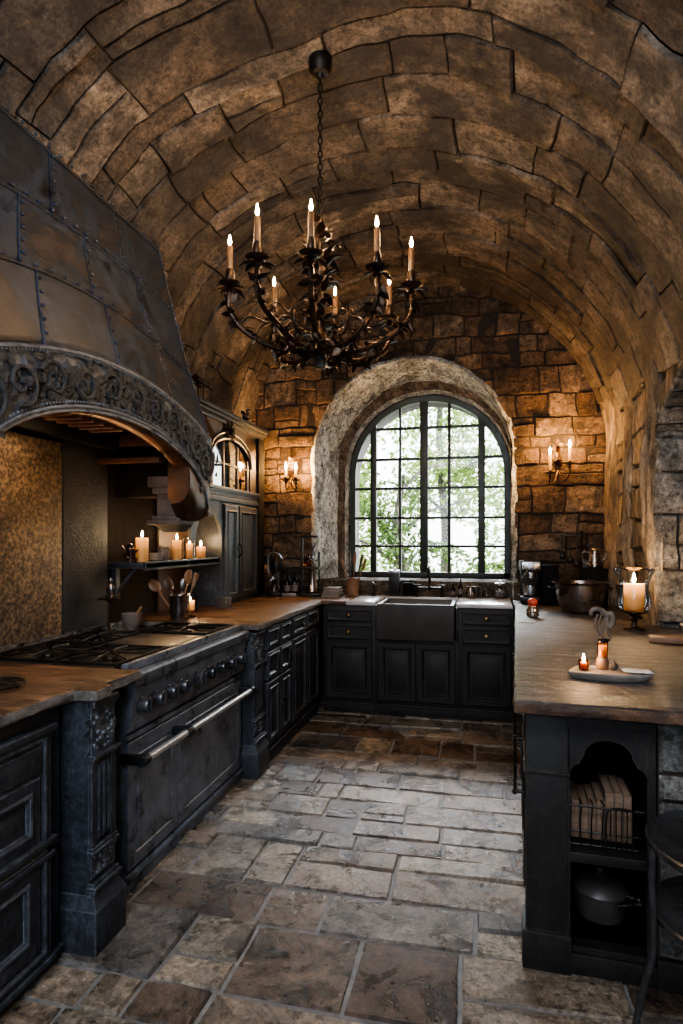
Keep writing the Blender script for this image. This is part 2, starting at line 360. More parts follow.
# FLOOR
rng=random.Random(4)
g=G(); 
def tonefloor(a,b,c,d,r):
    return min(1,max(0,r.choice([.12,.25,.4,.4,.55,.6,.62,.78,.95,.03])+r.uniform(-.08,.08)))
rects=pack(-2.3,2.2,-1.6,5.7,(.15,.36),(.20,.62),rng,.28)
blocks(g,rects,lambda u,v,h:(u,v,h),rng,gap=.0045,bev=.006,cell=.08,offs=.0025,sink=.014,rough=.0025,tonef=tonefloor,warp=.02)
g.keep=True; g.origin0=True
floor=tag(obj('floor',g,M['floor'],angle=25),kind='structure')
g=G().box(-2.3,2.2,-1.6,5.8,-.1,-.009); g.origin0=True
tag(obj('floor_grout',g,M['grout'],floor),label='pale mortar between the flagstones')
# CEILING: barrel vault of irregular coursed stone
rng=random.Random(11)
L=PI*(VW+VH)/2
def fv(u,v,h):
    th=PI-PI*u/L
    e=1-.20*max(0,-math.cos(th))**.5 if math.cos(th)<0 else 1
    return (VC+(VW-h)*sp_(math.cos(th),e),v,VS+(VH-h)*max(0,math.sin(th))**e)
uR=L*(1-13/180)
rects=pack(0,uR,YF,YB+.1,(.14,.34),(.26,.95),rng,.22)
g=G(); g.keep=True; g.origin0=True
blocks(g,rects,fv,rng,gap=.0016,bev=.006,cell=.075,offs=.011,sink=.022,rough=.012,warp=.07)
for f in g.bm.faces: f.normal_flip()
ceil=tag(obj('ceiling',g,M['vault'],angle=30),kind='structure')
g=G(); g.keep=True
n=60
rings=[[fv(uR*i/n*1.0,y,-.026) for i in range(n+1)] for y in (YF,YB+.1)]
g.loft(rings,closed=False,cap=False); rings=[[fv(uR*i/n,y,-.2) for i in range(n+1)] for y in (YF,YB+.1)]; g.loft(rings,closed=False,cap=False)
obj('vault_mortar',g,M['mortar'],ceil)
# BACK WALL with arched window opening
AC,AHW,AS=-.63,.90,2.21
def arch_in(c,hw,zs):
    def ins(x,z): return abs(x-c)<hw if z<zs else (x-c)**2+(z-zs)**2<hw*hw
    def push(x,z):
        if z<zs: return (c+hw*(1 if x>c else -1),z)
        k=hw/max(1e-4,math.hypot(x-c,z-zs)); return (c+(x-c)*k,zs+(z-zs)*k)
    return ins,push
ins,push=arch_in(AC,AHW,AS)
rng=random.Random(21)
g=G(); g.keep=True; g.origin0=True
rects=[r for r in pack(XL-.05,XR+.1,.85,3.85,(.10,.24),(.14,.46),rng,.3) if min(r[3],9)<3.9]
blocks(g,rects,lambda u,v,h:(u,YB-h,v),rng,gap=.003,bev=.009,cell=.045,offs=.018,sink=.024,rough=.018,warp=.07,inside=ins,push=push)
clean(g); bw=tag(obj('wall_back',g,M['backwall'],angle=30),kind='structure')
def archpoly(c,hw,zs,z0,n=24):
    return [(c-hw,z0)]+[(c-hw*math.cos(PI*i/n),zs+hw*math.sin(PI*i/n)) for i in range(n+1)]+[(c+hw,z0)]
def holed_wall(g,x0,x1,z0,z1,ap,y0,y1,P=lambda a,y,z:(a,y,z)):
    """slab with an arched opening; ap = open polyline from left foot over the arch to right foot"""
    n=len(ap); c=(ap[0][0]+ap[-1][0])/2
    outer=[]
    for (x,z) in ap:
        outer.append((x0,z) if x<=ap[0][0]+1e-6 and z<ap[1][1]+1e-6 else None)
    # project arch points radially on to outer rectangle
    zs=ap[1][1]; 
    for i,(x,z) in enumerate(ap):
        if i in(0,): outer[i]=(x0,z); continue
        if i==n-1: outer[i]=(x1,z); continue
        t=(i-1)/(n-3)
        # walk the rectangle: left side up, top, right side down
        per=[(x0,zs),(x0,z1),(x1,z1),(x1,zs)]; Ls=[z1-zs,x1-x0,z1-zs]; tot=sum(Ls)
        a=math.atan2(max(z-zs,0),x-c)
        dx,dz=math.cos(a),math.sin(a); k=1e9
        if dx<-1e-6:k=min(k,(x0-c)/dx)
        if dx>1e-6:k=min(k,(x1-c)/dx)
        if dz>1e-6:k=min(k,(z1-zs)/dz)
        outer[i]=(c+dx*k,zs+dz*k)
    vi=[[g.bm.verts.new(P(x,y,z)) for x,z in ap] for y in (y0,y1)]; vo=[[g.bm.verts.new(P(x,y,z)) for x,z in outer] for y in (y0,y1)]
    corners=[]
    for k in (0,1):
        for i in range(n-1):
            q=[vi[k][i],vi[k][i+1],vo[k][i+1],vo[k][i]]; g.bm.faces.new(q if k else q[::-1])
            (xa,za),(xb,zb)=outer[i],outer[i+1]
            if abs(xa-xb)>1e-5 and abs(za-zb)>1e-5:   # rectangle corner between
                cx=x0 if min(xa,xb)<=x0+1e-6 else x1
                v=g.bm.verts.new(P(cx,(y0,y1)[k],z1)); corners.append(v)
                g.bm.faces.new([vo[k][i],vo[k][i+1],v])
    for i in range(n-1):
        g.bm.faces.new([vi[0][i],vi[0][i+1],vi[1][i+1],vi[1][i]])
        g.bm.faces.new([vo[0][i],vo[1][i],vo[1][i+1],vo[0][i+1]])
    return g
g=G(); holed_wall(g,XL-.3,XR+.9,.0,4.3,archpoly(AC,AHW+.03,AS,0,24),YB+.02,YB+.5)
obj('mortar_core',g,M['mortar'],bw)
g=G().box(AC-AHW-.05,AC+AHW+.05,YB,YB+.5,0,.93); obj('under_sill_masonry',g,M['mortar'],bw)
# REVEAL rings
def ringpts(c,hw,top,z0,y,n=40):
    zs=top-hw; pts=[]
    m=14
    for i in range(m): pts.append((c-hw,y,z0+(zs-z0)*i/m))
    for i in range(n+1): pts.append((c-hw*math.cos(PI*i/n),y,zs+hw*math.sin(PI*i/n)))
    for i in range(1,m+1): pts.append((c+hw,y,zs-(zs-z0)*i/m))
    return pts
def reveal(g,r0,r1,k,tonev,amp=.012,jag=0):
    tl=g.tl(); rows=[]
    for j in range(k+1):
        t=j/k; row=[]
        for a,b in zip(r0,r1):
            p=Vector(a).lerp(Vector(b),t); nn=noise.noise(p*6)*amp+noise.noise(p*17)*amp*.5
            d=Vector((p.x-AC,0,p.z-1.9)); d=d.normalized() if d.length else d
            p=p-d*nn
            if j==0 and jag: p.y-=abs(noise.noise(p*9))*jag
            v=g.bm.verts.new(p); v[tl]=tonev+.5*noise.noise(p*3.5); row.append(v)
        rows.append(row)
    for a,b in zip(rows,rows[1:]):
        for i in range(len(a)-1): g.bm.faces.new([a[i],a[i+1],b[i+1],b[i]])
g=G(); g.origin0=True
r0=ringpts(AC,AHW+.005,3.115,.90,YB-.045); r1=ringpts(-.543,.855,3.0,.90,5.95)
rB=ringpts(AC,AHW+.05,3.16,.90,YB+.01)
reveal(g,rB,r0,2,.5,.02); reveal(g,r0,r1,9,.5,.02)
tr=tag(obj('trim_1',g,M['reveal'],angle=50,label='pale rubble stone reveal of the arched window'),kind='structure')
r2=ringpts(-.515,.82,2.925,.90,6.0); r3=ringpts(-.505,.79,2.885,.90,6.12)
g=G(); reveal(g,r1,r2,4,.5,.01); obj('brown_stone_band',g,M['revealbrown'],tr,label='brown stone inner band')
g=G(); reveal(g,r2,r3,4,.7,.008); obj('inner_edge',g,M['reveal'],tr)
g=G(); ww=archpoly(-.505,.80,2.085,.90,24); holed_wall(g,-3.2,2.2,.0,4.3,ww,6.08,6.6); obj('outer_masonry',g,M['mortar'],tr)
g=G().box(-1.6,.40,5.58,6.2,.90,1.075,.01); obj('sill_ledge',g,M['revealbrown'],tr,label='brown stone ledge behind the sink') 
# WINDOW
wc,whw,wtop,wz0,wy=-.505,.79,2.885,1.075,6.10
wzs=wtop-whw
win=bpy.data.objects.new('window_1',None); col.objects.link(win); win.location=(wc,wy,wz0)
tag(win,'tall arched multi-pane window with dark green-black glazing bars','window',kind='structure')
g=G()
def archframe(g,c,hw,zs,z0,w,y0,y1,n=36):
    def pl(h): return [(c-h,z0)]+[(c-h*math.cos(PI*i/n),zs+h*math.sin(PI*i/n)) for i in range(n+1)]+[(c+h,z0)]
    a,b=pl(hw),pl(hw-w)
    rings=[[(x,y0,z) for x,z in a],[(x,y0,z) for x,z in b],[(x,y1,z) for x,z in b],[(x,y1,z) for x,z in a],[(x,y0,z) for x,z in a]]
    g.loft(rings,closed=False,cap=False)
archframe(g,wc,whw,wzs,wz0,.055,wy-.04,wy+.03); g.box(wc-whw,wc+whw,wy-.04,wy+.03,wz0,wz0+.055,.004)
obj('window_frame',g,M['window'],win)
def ztop(x): return wzs+math.sqrt(max(0,(whw-.02)**2-(x-wc)**2))
fx=lambda px: wc-whw+(px-158)/(585-158)*2*whw
g=G()
for px,w in ((223,.030),(361,.040),(512,.034)):
    x=fx(px); g.box(x-w,x+w,wy-.035,wy+.025,wz0+.02,ztop(x),.003)
obj('mullion',g,M['window'],win)
g=G()
for px,w in ((296,.012),(428,.015)):
    x=fx(px); g.box(x-w,x+w,wy-.02,wy+.02,wz0+.02,ztop(x),.003)
H=wtop-wz0
for py in (218,305,388,472,552):
    z=wz0+(640-py)/(640-130)*H
    hw=math.sqrt(max(.01,whw**2-max(0,z-wzs)**2))-.02
    g.box(wc-hw,wc+hw,wy-.02,wy+.02,z-.013,z+.013,.003)
obj('glazing_bar',g,M['window'],win)
g=G(); pl=archpoly(wc,whw-.02,wzs,wz0+.01,32); g.bm.faces.new([g.bm.verts.new((x,wy,z)) for x,z in pl]); obj('glass_pane',g,M['glass'],win,smooth=False)
# LEFT WALL, FRONT WALL
g=G().box(XL-.2,XL,YF,YB+.1,0,2.2); g.origin0=True; tag(obj('wall_left',g,M['plaster']),kind='structure')
g=G().box(-2.6,2.3,YF-.2,YF,0,4); g.origin0=True; tag(obj('wall_front',g,M['plaster']),kind='structure')
# RIGHT WALL with arched opening
rng=random.Random(31)
OC,OHW,OS,OH=2.55,1.45,2.02,.46      # opening centre along Y, half width, spring, rise
def oin(y,z): return abs(y-OC)<OHW if z<OS else ((y-OC)/OHW)**2+((z-OS)/OH)**2<1
def opush(y,z):
    if z<OS: return (OC+OHW*(1 if y>OC else -1),z)
    k=1/max(1e-4,math.sqrt(((y-OC)/OHW)**2+((z-OS)/OH)**2)); return (OC+(y-OC)*k,OS+(z-OS)*k)
g=G(); g.keep=True; g.origin0=True
rects=pack(YF,YB+.05,.0,2.56,(.16,.30),(.2,.6),rng,.2)
blocks(g,rects,lambda u,v,h:(XR-h,u,v),rng,gap=.006,bev=.012,cell=.06,offs=.02,sink=.03,rough=.02,warp=.06,inside=oin,push=opush)
clean(g); 
for f in g.bm.faces: f.normal_flip()
rw=tag(obj('wall_right',g,M['rib'],angle=30),kind='structure')
g=G(); ap=[(OC-OHW,0)]+[(OC-OHW*math.cos(PI*i/24),OS+OH*math.sin(PI*i/24)) for i in range(25)]+[(OC+OHW,0)]
holed_wall(g,YF,YB+.2,0,2.9,ap,XR+.015,XR+.60,P=lambda a,y,z:(y,a,z)); obj('mortar_core',g,M['mortar'],rw)
# jamb of grey ashlar at the far side of the opening + back of recess
g=G(); rng=random.Random(5)
rects=pack(XR-.02,1.95,.0,2.52,(.2,.34),(.35,.7),rng,.1)
blocks(g,rects,lambda u,v,h:(u,OC+OHW-.02-h,v),rng,gap=.003,bev=.010,cell=.05,offs=.012,sink=.02,rough=.02,warp=.03)
obj('ashlar_jamb',g,M['grey'],rw,angle=30,label='grey ashlar jamb of the side arch')
g=G(); rng2=random.Random(8)
rects=pack(XR-.02,1.66,0,1.9,(.18,.3),(.3,.6),rng2,.1)
def fi(u,v,h):
    a=v/1.55; return (u,OC+(OHW-h)*math.cos(a)-.005,OS+(OH-h)*math.sin(a)-.012)
blocks(g,rects,fi,rng2,gap=.003,bev=.010,cell=.05,offs=.008,sink=.02,rough=.015,warp=.0); obj('arch_underside',g,M['grey'],rw,angle=30,label='grey blocks lining the underside of the side arch')
g=G(); rects=pack(YF,OC+OHW,.0,2.6,(.2,.34),(.35,.7),rng,.1)
blocks(g,rects,lambda u,v,h:(1.62-h,u,v),rng,gap=.006,bev=.014,cell=.07,offs=.012,sink=.03,rough=.02,warp=.03)
obj('recess_masonry',g,M['grey'],rw,angle=30)
g=G().box(1.64,1.8,YF,OC+OHW+.1,0,2.7); obj('recess_core',g,M['mortar'],rw)
# rough vertical ribs where the vault lands on the right wall
def rib(idx,y0,y1,prot,z0,z1,seed,lab):
    g=G(); tl=g.tl(); rows=[]; nz=60; ny=14
    for i in range(nz+1):
        z=z0+(z1-z0)*i/nz; row=[]
        for j in range(ny+1):
            t=j/ny; y=y0+(y1-y0)*t
            a=(math.sin(PI*t)**.5 if 0<t<1 else 0)*min(1,max(0,(z1-z)/.7))**.7-.12*max(0,1-(z1-z)/.12)*0
            fl=.018*noise.noise(Vector((y*22,z*1.2,seed)))+.012*noise.noise(Vector((y*40,z*3,seed+3)))
            fd=min(1,max(0,(z1-z)/.6)); x=XR+.02-(prot*a+fl*(1 if 0<t<1 else 0)*2.0*fd)+.03*(1-fd)
            if z>VS: x-= (VW-VW*math.sqrt(max(0,1-((z-VS)/VH)**2)))
            v=g.bm.verts.new((x,y+.02*noise.noise(Vector((z*2,seed,1))),z)); v[tl]=.5+.5*noise.noise(Vector((y*9,z*2.5,seed))); row.append(v)
        rows.append(row)
    for a,b in zip(rows,rows[1:]):
        for i in range(ny): g.bm.faces.new([a[i],b[i],b[i+1],a[i+1]])
    g.origin0=True
    o=tag(obj('trim_%d'%idx,g,M['rib'],angle=60,label=lab),kind='structure')
rib(2,5.0,5.58,.06,.93,2.62,2.0,'rough vertical rib where the vault meets the back corner')
rib(3,3.98,4.24,.07,.93,2.66,7.0,'rough vertical rib beside the grey ashlar jamb')
rib(4,4.62,4.86,.05,.93,2.6,12.0,'narrow rough rib behind the glass candle holder')
# ------------------------------------------------------------------ cabinets
def panel(g,x0,x1,z0,z1,y=0,th=.022,fr=.06,style='raised'):
    """framed panel whose front faces -y, its back on plane y"""
    prof=[(0,0),(0,-th+.004),(.004,-th),(fr-.012,-th),(fr-.006,-th-.006),(fr,-th-.004),(fr+.008,-th+.012)]
    if style=='raised': prof+=[(fr+.02,-th+.012),(fr+.045,-th+.002)]
    elif style=='flat': prof+=[(fr+.012,-th+.012)]
    elif style=='slab': prof=[(0,0),(0,-th+.004),(.006,-th),(.016,-th),(.024,-th+.006),(.03,-th+.006)]
    w=min(x1-x0,z1-z0)/2-.004
    rings=[]
    for i,d in prof:
        i=min(i,w); rings.append([(x0+i,y+d,z0+i),(x1-i,y+d,z0+i),(x1-i,y+d,z1-i),(x0+i,y+d,z1-i)])
    return g.loft(rings)
def knob(parent,x,y,z,kind='knob',mat=None):
    g=G()
    if kind=='knob':
        g.lathe([(.006,0),(.006,-.012),(.016,-.018),(.018,-.025),(.012,-.032),(0,-.034)],(x,y,z),12,axis='y')
    elif kind=='ring':
        g.lathe([(.016,0),(.016,-.004),(.006,-.006),(.006,-.014),(0,-.016)],(x,y,z),12,axis='y')
        g.tube([(x+.018*math.cos(a),y-.014,z-.016+.018*math.sin(a)) for a in [2*PI*k/14 for k in range(15)]],.003,6)
    elif kind=='bar':
        g.tube(bez([(x,y,z-.045),(x,y-.03,z-.045),(x,y-.034,z),(x,y-.03,z+.045),(x,y,z+.045)],4),.005,8)
    return obj('handle' if kind=='bar' else ('ring_pull' if kind=='ring' else 'knob'),g,mat or M['iron'],parent,local=True)
def cabinet(name,label,cat,loc,rot,W,D,H,fronts,mat,toe=.09,group=None,frontbase=True):
    t=thing(name,label,cat,loc,rot,group)
    g=G().box(0,W,.0,D,toe,H,.004)
    obj('carcass',g,mat,t,local=True)
    g=G().box(0,W,-.012 if frontbase else .05,D,0,toe,.006)
    if frontbase: g.box(0,W,-.02,0,toe-.02,toe-.002,.005)
    obj('plinth',g,mat,t,local=True)
    for kind,x0,x1,z0,z1,*k in fronts:
        g=G(); panel(g,x0,x1,z0,z1,0,style={'door':'raised','drawer':'flat','slab':'slab'}[kind],fr=.05 if kind=='door' else .028)
        o=obj('door' if kind=='door' else 'drawer',g,mat,t,local=True)
        for kk in k: knob(o,kk[0],-.02,kk[1],kk[2],M['brass'] if mat is M['brownblack'] else None)
    return t
HB=.90
# back run: left cabinet, sink cabinet, right cabinet (front face at Y=5.0)
BY=5.0; BD=.585
bm_=M['brownblack']
cabinet('base_cabinet','narrow brown-black base cabinet left of the apron sink, under the window','cabinet',(-1.30,BY,0),0,.45,BD,HB,
  [('slab',.03,.42,.765,.875,(.225,.82,'knob')),('slab',.03,.42,.615,.745,(.225,.68,'knob')),('door',.03,.42,.12,.595)],bm_)
t=cabinet('sink_cabinet','wide brown-black two-door cabinet beneath the apron sink','cabinet',(-.85,BY,0),0,.68,BD,.62,
  [('door',.025,.335,.12,.60),('door',.345,.655,.12,.60)],bm_)
for a in(0,.66): obj('side_stile',G().box(a,a+.02,-.015,BD,.62,HB,.004),bm_,t,local=True)
cabinet('base_cabinet','brown-black base cabinet right of the apron sink, with two small-knobbed drawers','cabinet',(-.17,BY,0),0,.43,BD,HB,
  [('slab',.03,.41,.765,.875,(.22,.82,'knob')),('slab',.03,.41,.615,.745,(.22,.68,'knob')),('door',.03,.41,.12,.595)],bm_)
# left run beyond the range (front face at X=-1.34), local x = world Y
LX=-1.345
cabinet('drawer_cabinet','blue-black cabinet with paired drawers right after the range','cabinet',(LX,3.66,0),R(90),.54,.88,HB,
  [('drawer',.02,.26,.745,.88,(.14,.81,'bar')),('drawer',.28,.52,.745,.88,(.40,.81,'bar')),('drawer',.02,.26,.55,.725,(.14,.64,'bar')),('drawer',.28,.52,.55,.725,(.40,.64,'bar')),
   ('door',.02,.26,.12,.53),('door',.28,.52,.12,.53,(.31,.36,'knob'))],M['blue'])
cabinet('base_cabinet','dark cabinet with twin doors in the far left corner','cabinet',(LX,4.20,0),R(90),.76,.88,HB,
  [('drawer',.02,.37,.745,.88,(.2,.81,'knob')),('drawer',.39,.74,.745,.88,(.56,.81,'bar')),('door',.02,.37,.12,.725),('door',.39,.74,.12,.725)],M['blue'])
# near left cabinet (front X=-1.43)
t=cabinet('drawer_cabinet','blue-black cabinet with heavy moulded panels in the left foreground','cabinet',(-1.43,.62,0),R(90),1.22,.79,.884,
  [],M['blue'],toe=.05)
for x0,x1 in ((.03,.58),(.62,1.145)):
    for z0,z1,nm in ((.405,.825,'drawer'),(.055,.45,'door')):
        g=G(); panel(g,x0,x1,z0,z1,0,th=.03,fr=.035,style='flat')
        if nm=='drawer':
            g.box(x0+.05,x1-.05,-.032,-.005,.69,.775,.004); panel(g,x0+.05,x1-.05,z0+.05,.675,-.008,th=.02,fr=.05,style='raised')
        else: panel(g,x0+.05,x1-.05,z0+.05,z1-.05,-.008,th=.02,fr=.06,style='raised')
        o=obj(nm,g,M['blue'],t,local=True)
        for q in ((x0-.012,x1+.012,-.045,-.01,z1-.012,z1+.012,.008),(x0-.01,x1+.01,-.04,-.01,z0-.012,z0+.008,.008)): obj('moulding',G().box(*q),M['blue'],o,local=True)
# carved pilasters
def pilaster(label,x,y0,y1,top,depth):
    t=thing('pilaster',label,'pilaster',(x-depth/2,(y0+y1)/2,0))
    w=y1-y0
    g=G().box(x-depth,x+.03,y0-.02,y1+.02,0,.155,.006); g.loft([[(x-depth,y0-.02,.155),(x+.03,y0-.02,.155),(x+.03,y1+.02,.155),(x-depth,y1+.02,.155)],[(x-depth,y0,.20),(x+.006,y0,.20),(x+.006,y1,.20),(x-depth,y1,.20)]])
    obj('plinth',g,M['blue'],t)
    g=G().box(x-depth,x-.012,y0,y1,.2,top,.003)
    for k in range(5):
        yy=y0+w*(k+.5)/5; 
        if k in(0,4): g.box(x-.014,x,yy-w*.1,yy+w*.1,.36,.665,.003)
        else: g.tube([(x-.012,yy,.385),(x-.006,yy,.40),(x-.006,yy,.63),(x-.012,yy,.645)],w*.07,8)
    obj('fluted_shaft',g,M['blue'],t)
    for grp in (((.34,.012),(.353,.006)),((.667,.008),(.680,.018)),((.205,.014),(.217,.02),(.23,.01))):
        g=G()
        for z,b in grp: g.box(x-.02,x+b,y0-b*.4,y1+b*.4,z,z+.014,.005)
        obj('moulding',g,M['blue'],t)
    rr=random.Random(int(abs(y0)*100))
    for (za,zb) in ((.70,top-.03),(.262,.335)):
        g=G()
        for k in range(60 if za>.6 else 34):
            z=rr.uniform(za,zb); y=rr.uniform(y0+.015,y1-.015); a=rr.uniform(0,2*PI)
            g.leaf((x-.008,y,z),(.25,math.cos(a),math.sin(a)),(1,0,0),.045,.012,.4)
            if k%3==0: g.ball((x-.004,y,z),.009,8)
        g.box(x-.02,x-.004,y0+.004,y1-.004,za-.005,zb+.01)
        obj('carved_capital' if za>.6 else 'carved_foot',g,M['blue'],t)
    g=G().box(x-.02,x+.012,y0-.004,y1+.004,top-.028,top,.006); obj('abacus',g,M['blue'],t)
    return t
pilaster('carved and fluted blue-black pilaster in front of the near end of the range',-1.325,1.875,2.02,.885,.6)
pilaster('carved blue-black pilaster at the far end of the range',-1.335,3.47,3.64,.885,.6)
# ------------------------------------------------------------------ worktops
def slabtop(name,label,poly,z0,z1,mat,jag=.006,seed=1,sub=.05,edge=None):
    """polygon (ccw) worktop with a rough wavy edge"""
    pts=[]; n=len(poly)
    for i in range(n):
        a,b=Vector(poly[i]),Vector(poly[(i+1)%n]); k=max(1,int((b-a).length/sub))
        for j in range(k): pts.append(a.lerp(b,j/k))
    def ring(ins,z,ja):
        out=[]
        m=len(pts)
        for i,p in enumerate(pts):
            t=(pts[(i+1)%m]-pts[i-1]); nn=Vector((t.y,-t.x)).normalized()
            q=p-nn*ins+nn*ja*noise.noise(Vector((p.x*12,p.y*12,z*40+seed)))*1.6
            out.append((q.x,q.y,z+(0 if ins==0 else 0)))
        return out
    g=G(); 
    rg=[ring(.012,z0,jag),ring(.002,z0+.006,jag),ring(0,(z0*2+z1)/3,jag*1.6),ring(0,(z0+z1*2)/3,jag*1.3),ring(.003,z1-.005,jag),ring(.012,z1,jag*.6)]
    g.loft(rg)
    o=obj(name,g,[mat,edge or mat],angle=35)
    if edge:
        for p in o.data.polygons:
            if abs(p.normal.z)<.7: p.material_index=1
    return tag(o,label,'worktop')
slabtop('worktop','brown slate worktop with rough grey edge in the left foreground',[(-2.235,.60),(-1.385,.60),(-1.385,1.80),(-1.375,1.845),(-1.295,1.86),(-1.295,1.95),(-1.335,1.965),(-1.325,2.195),(-2.235,2.195)],.885,.93,M['top'],edge=M['edge'],seed=2,jag=.008)
slabtop('worktop','brown slate worktop between the range and the back wall',[(-2.235,3.455),(-1.30,3.455),(-1.30,4.96),(-2.235,4.96)],.90,.94,M['top'],edge=M['edge'],seed=3)
slabtop('worktop','dark stone worktop in the back left corner under the brewing machines',[(-2.235,4.97),(-1.10,4.97),(-1.10,5.585),(-2.235,5.585)],.90,.94,M['top'],seed=4)
slabtop('worktop','stone worktop left of the sink, coloured pale for window light',[(-1.095,4.965),(-.845,4.965),(-.845,5.575),(-1.095,5.575)],.90,.94,M['topsheen'],jag=.002,seed=5)
slabtop('worktop','stone worktop right of the sink, coloured pale for window light',[(-.185,4.965),(.250,4.965),(.262,5.575),(-.185,5.575)],.90,.94,M['topsheen'],jag=.002,seed=6)
# sink
t=thing('apron_sink','dark stone apron sink set in the back counter under the window','sink',(-.515,5.2,.625))
g=G()
x0,x1,y0,y1,za,zb=-.828,-.202,4.93,5.42,.632,.925
outer=lambda z:[(x0,y0,z),(x1,y0,z),(x1,y1,z),(x0,y1,z)]
inner=lambda z,i:[(x0+i,y0+i,z),(x1-i,y0+i,z),(x1-i,y1-i,z),(x0+i,y1-i,z)]
g.loft([inner(za,.004),outer(za+.006),outer(zb-.004),inner(zb,.005),inner(zb,.03),inner(zb-.008,.036),inner(zb-.17,.05)])
obj('basin',g,M['darkclay'],t)
g=G().lathe([(.03,0),(.03,.006),(.02,.007),(0,.004)],(-.515,5.18,zb-.169),14); obj('drain',g,M['iron'],t)
g=G().box(-.84,-.19,5.43,5.575,.90,.94,.004); tag(obj('worktop',g,M['topsheen']),'narrow stone ledge behind the sink holding the taps, coloured pale for window light','worktop')
# bridge faucet
def tubef(g,pts,r,n=8,seg=8): return g.tube(bez(pts,n),r,seg)
t=thing('bridge_faucet','dark metal bridge faucet with a tall gooseneck behind the sink','faucet',(-.44,5.47,.94))
g=G(); tubef(g,[(-.44,5.47,1.02),(-.44,5.47,1.16),(-.44,5.43,1.21),(-.44,5.34,1.20),(-.44,5.32,1.13)],.011); obj('spout',g,M['iron'],t)
g=G().tube([(-.55,5.47,1.02),(-.33,5.47,1.02)],.010); g.lathe([(.018,0),(.018,.03),(.01,.035)],(-.44,5.47,1.0),12)
for x in(-.55,-.33): g.lathe([(.022,0),(.022,.008),(.012,.014),(.012,.07),(.016,.08),(.012,.09)],(x,5.47,.94),12)
obj('bridge',g,M['iron'],t)
for x in(-.55,-.33):
    g=G(); 
    for a in(0,PI/2): g.tube([(x-.03*math.cos(a),5.47-.03*math.sin(a),1.045),(x+.03*math.cos(a),5.47+.03*math.sin(a),1.045)],.006)
    g.lathe([(.008,0),(.008,.03),(0,.036)],(x,5.47,1.02),10); obj('handle',g,M['iron'],t)
# ------------------------------------------------------------------ RANGE
t=thing('range','large dark blue-grey range cooker with griddle, star grates and long steel rail','range',(-1.8,2.83,0))
RY0,RY1=2.215,3.44
g=G().box(-2.2,-1.43,RY0,RY1,.07,.885,.004); obj('body',g,M['rangemetal'],t)
g=G().box(-2.2,-1.405,RY0,RY1,0,.072,.006).box(-1.42,-1.395,RY0,RY1,.045,.068,.006); obj('plinth',g,M['rangemetal'],t)
# bullnose / fascia
g=G().prism([(-1.43,.845),(-1.375,.845),(-1.362,.852),(-1.357,.865),(-1.357,.895),(-1.365,.905),(-1.43,.905)],RY0-.01,RY1+.004,'y'); obj('front_fascia',g,M['rangemetal'],t)
g=G().box(-2.236,-1.40,RY0,RY1,.885,.905,.003); obj('cooktop',g,M['rangedark'],t)
g=G().prism([(-1.43,.855),(-1.372,.845),(-1.395,.665),(-1.43,.64)],RY0+.004,RY1-.004,'y'); obj('control_panel',g,M['rangemetal'],t)
g=G().box(-1.43,-1.40,RY0+.01,RY1-.01,.625,.645,.004); obj('control_trim',g,M['rangemetal'],t)
for k,y in enumerate((2.285,2.40,2.515,2.625,2.80,2.925,3.06,3.18,3.31)):
    big=k in(4,) 
    kn=G(); sc_=1.25 if big else 1
    kn.lathe([(.036*sc_,0),(.036*sc_,.006),(.026*sc_,.012),(.024*sc_,.016),(.033*sc_,.020),(.034*sc_,.046),(.030*sc_,.052),(0,.053)],(-1.388,y,.763),18,axis='x')
    kn.box(-1.337,-1.328,y-.005,y+.005,.735,.79,.002)
    if big: kn.tube([(-1.36,y-.05,.77),(-1.345,y,.785),(-1.36,y+.05,.77)],.009)
    obj('control_knob',kn,M['knob'],t)
for (a,b) in ((RY0+.012,2.645),(2.655,RY1-.012)):
    g=G()
    # door with inset rounded rectangular line
    P=lambda i,x:[(x,a+i,.085+i),(x,b-i,.085+i),(x,b-i,.615-i),(x,a+i,.615-i)]
    g.loft([P(0,-1.43),P(0,-1.408),P(.004,-1.404),P(.055,-1.404),P(.060,-1.409),P(.066,-1.409),P(.071,-1.404),P(.12,-1.404)])
    o=obj('oven_door',g,M['rangemetal'],t)
g=G().tube([(-1.33,RY0-.015,.555),(-1.33,RY1-.02,.555)],.016,16); obj('rail',g,M['rail'],t,label='long polished steel towel rail')
for y in (RY0+.0,2.60,RY1-.04):
    g=G().box(-1.43,-1.335,y-.012,y+.022,.535,.575,.006); g.lathe([(.022,-.02),(.024,-.014),(.024,.022),(.022,.028)],(-1.33,y+.002,.555),16,axis='y'); obj('rail_bracket',g,M['rangedark'],t)
# grates
def grate(y0,y1,xa,xb,burn):
    g=G(); z=.938; w=.010
    for y in (y0,y1): g.box(xa,xb,y-w/2,y+w/2,z-.010,z+.004,.002)
    for x in (xa,xb,(xa+xb)/2): g.box(x-w/2,x+w/2,y0,y1,z-.010,z+.004,.002)
    for x in(xa,xb):
        for y in(y0,y1): g.box(x-.008,x+.008,y-.008,y+.008,.905,z,.001)
    o=obj('grate',g,M['iron'],t)
    for (bx,by) in burn:
        g=G()
        for k in range(8):
            a=PI*k/4+.2; ex,ey=bx+.17*math.cos(a),by+.19*math.sin(a)
            ex=min(max(ex,xa),xb); ey=min(max(ey,y0),y1)
            g.tube([(bx+.02*math.cos(a),by+.02*math.sin(a),z+.006),((bx+ex)/2,(by+ey)/2,z+.006),(ex,ey,z)],[.006,.0055,.005],6)
        obj('star_fingers',g,M['iron'],o)
        g=G().lathe([(.05,0),(.05,.008),(.035,.012),(.033,.020),(0,.022)],(bx,by,.904),16); obj('burner',g,M['iron'],t)
grate(2.235,2.65,-2.12,-1.46,[(-1.63,2.44),(-1.95,2.44)])
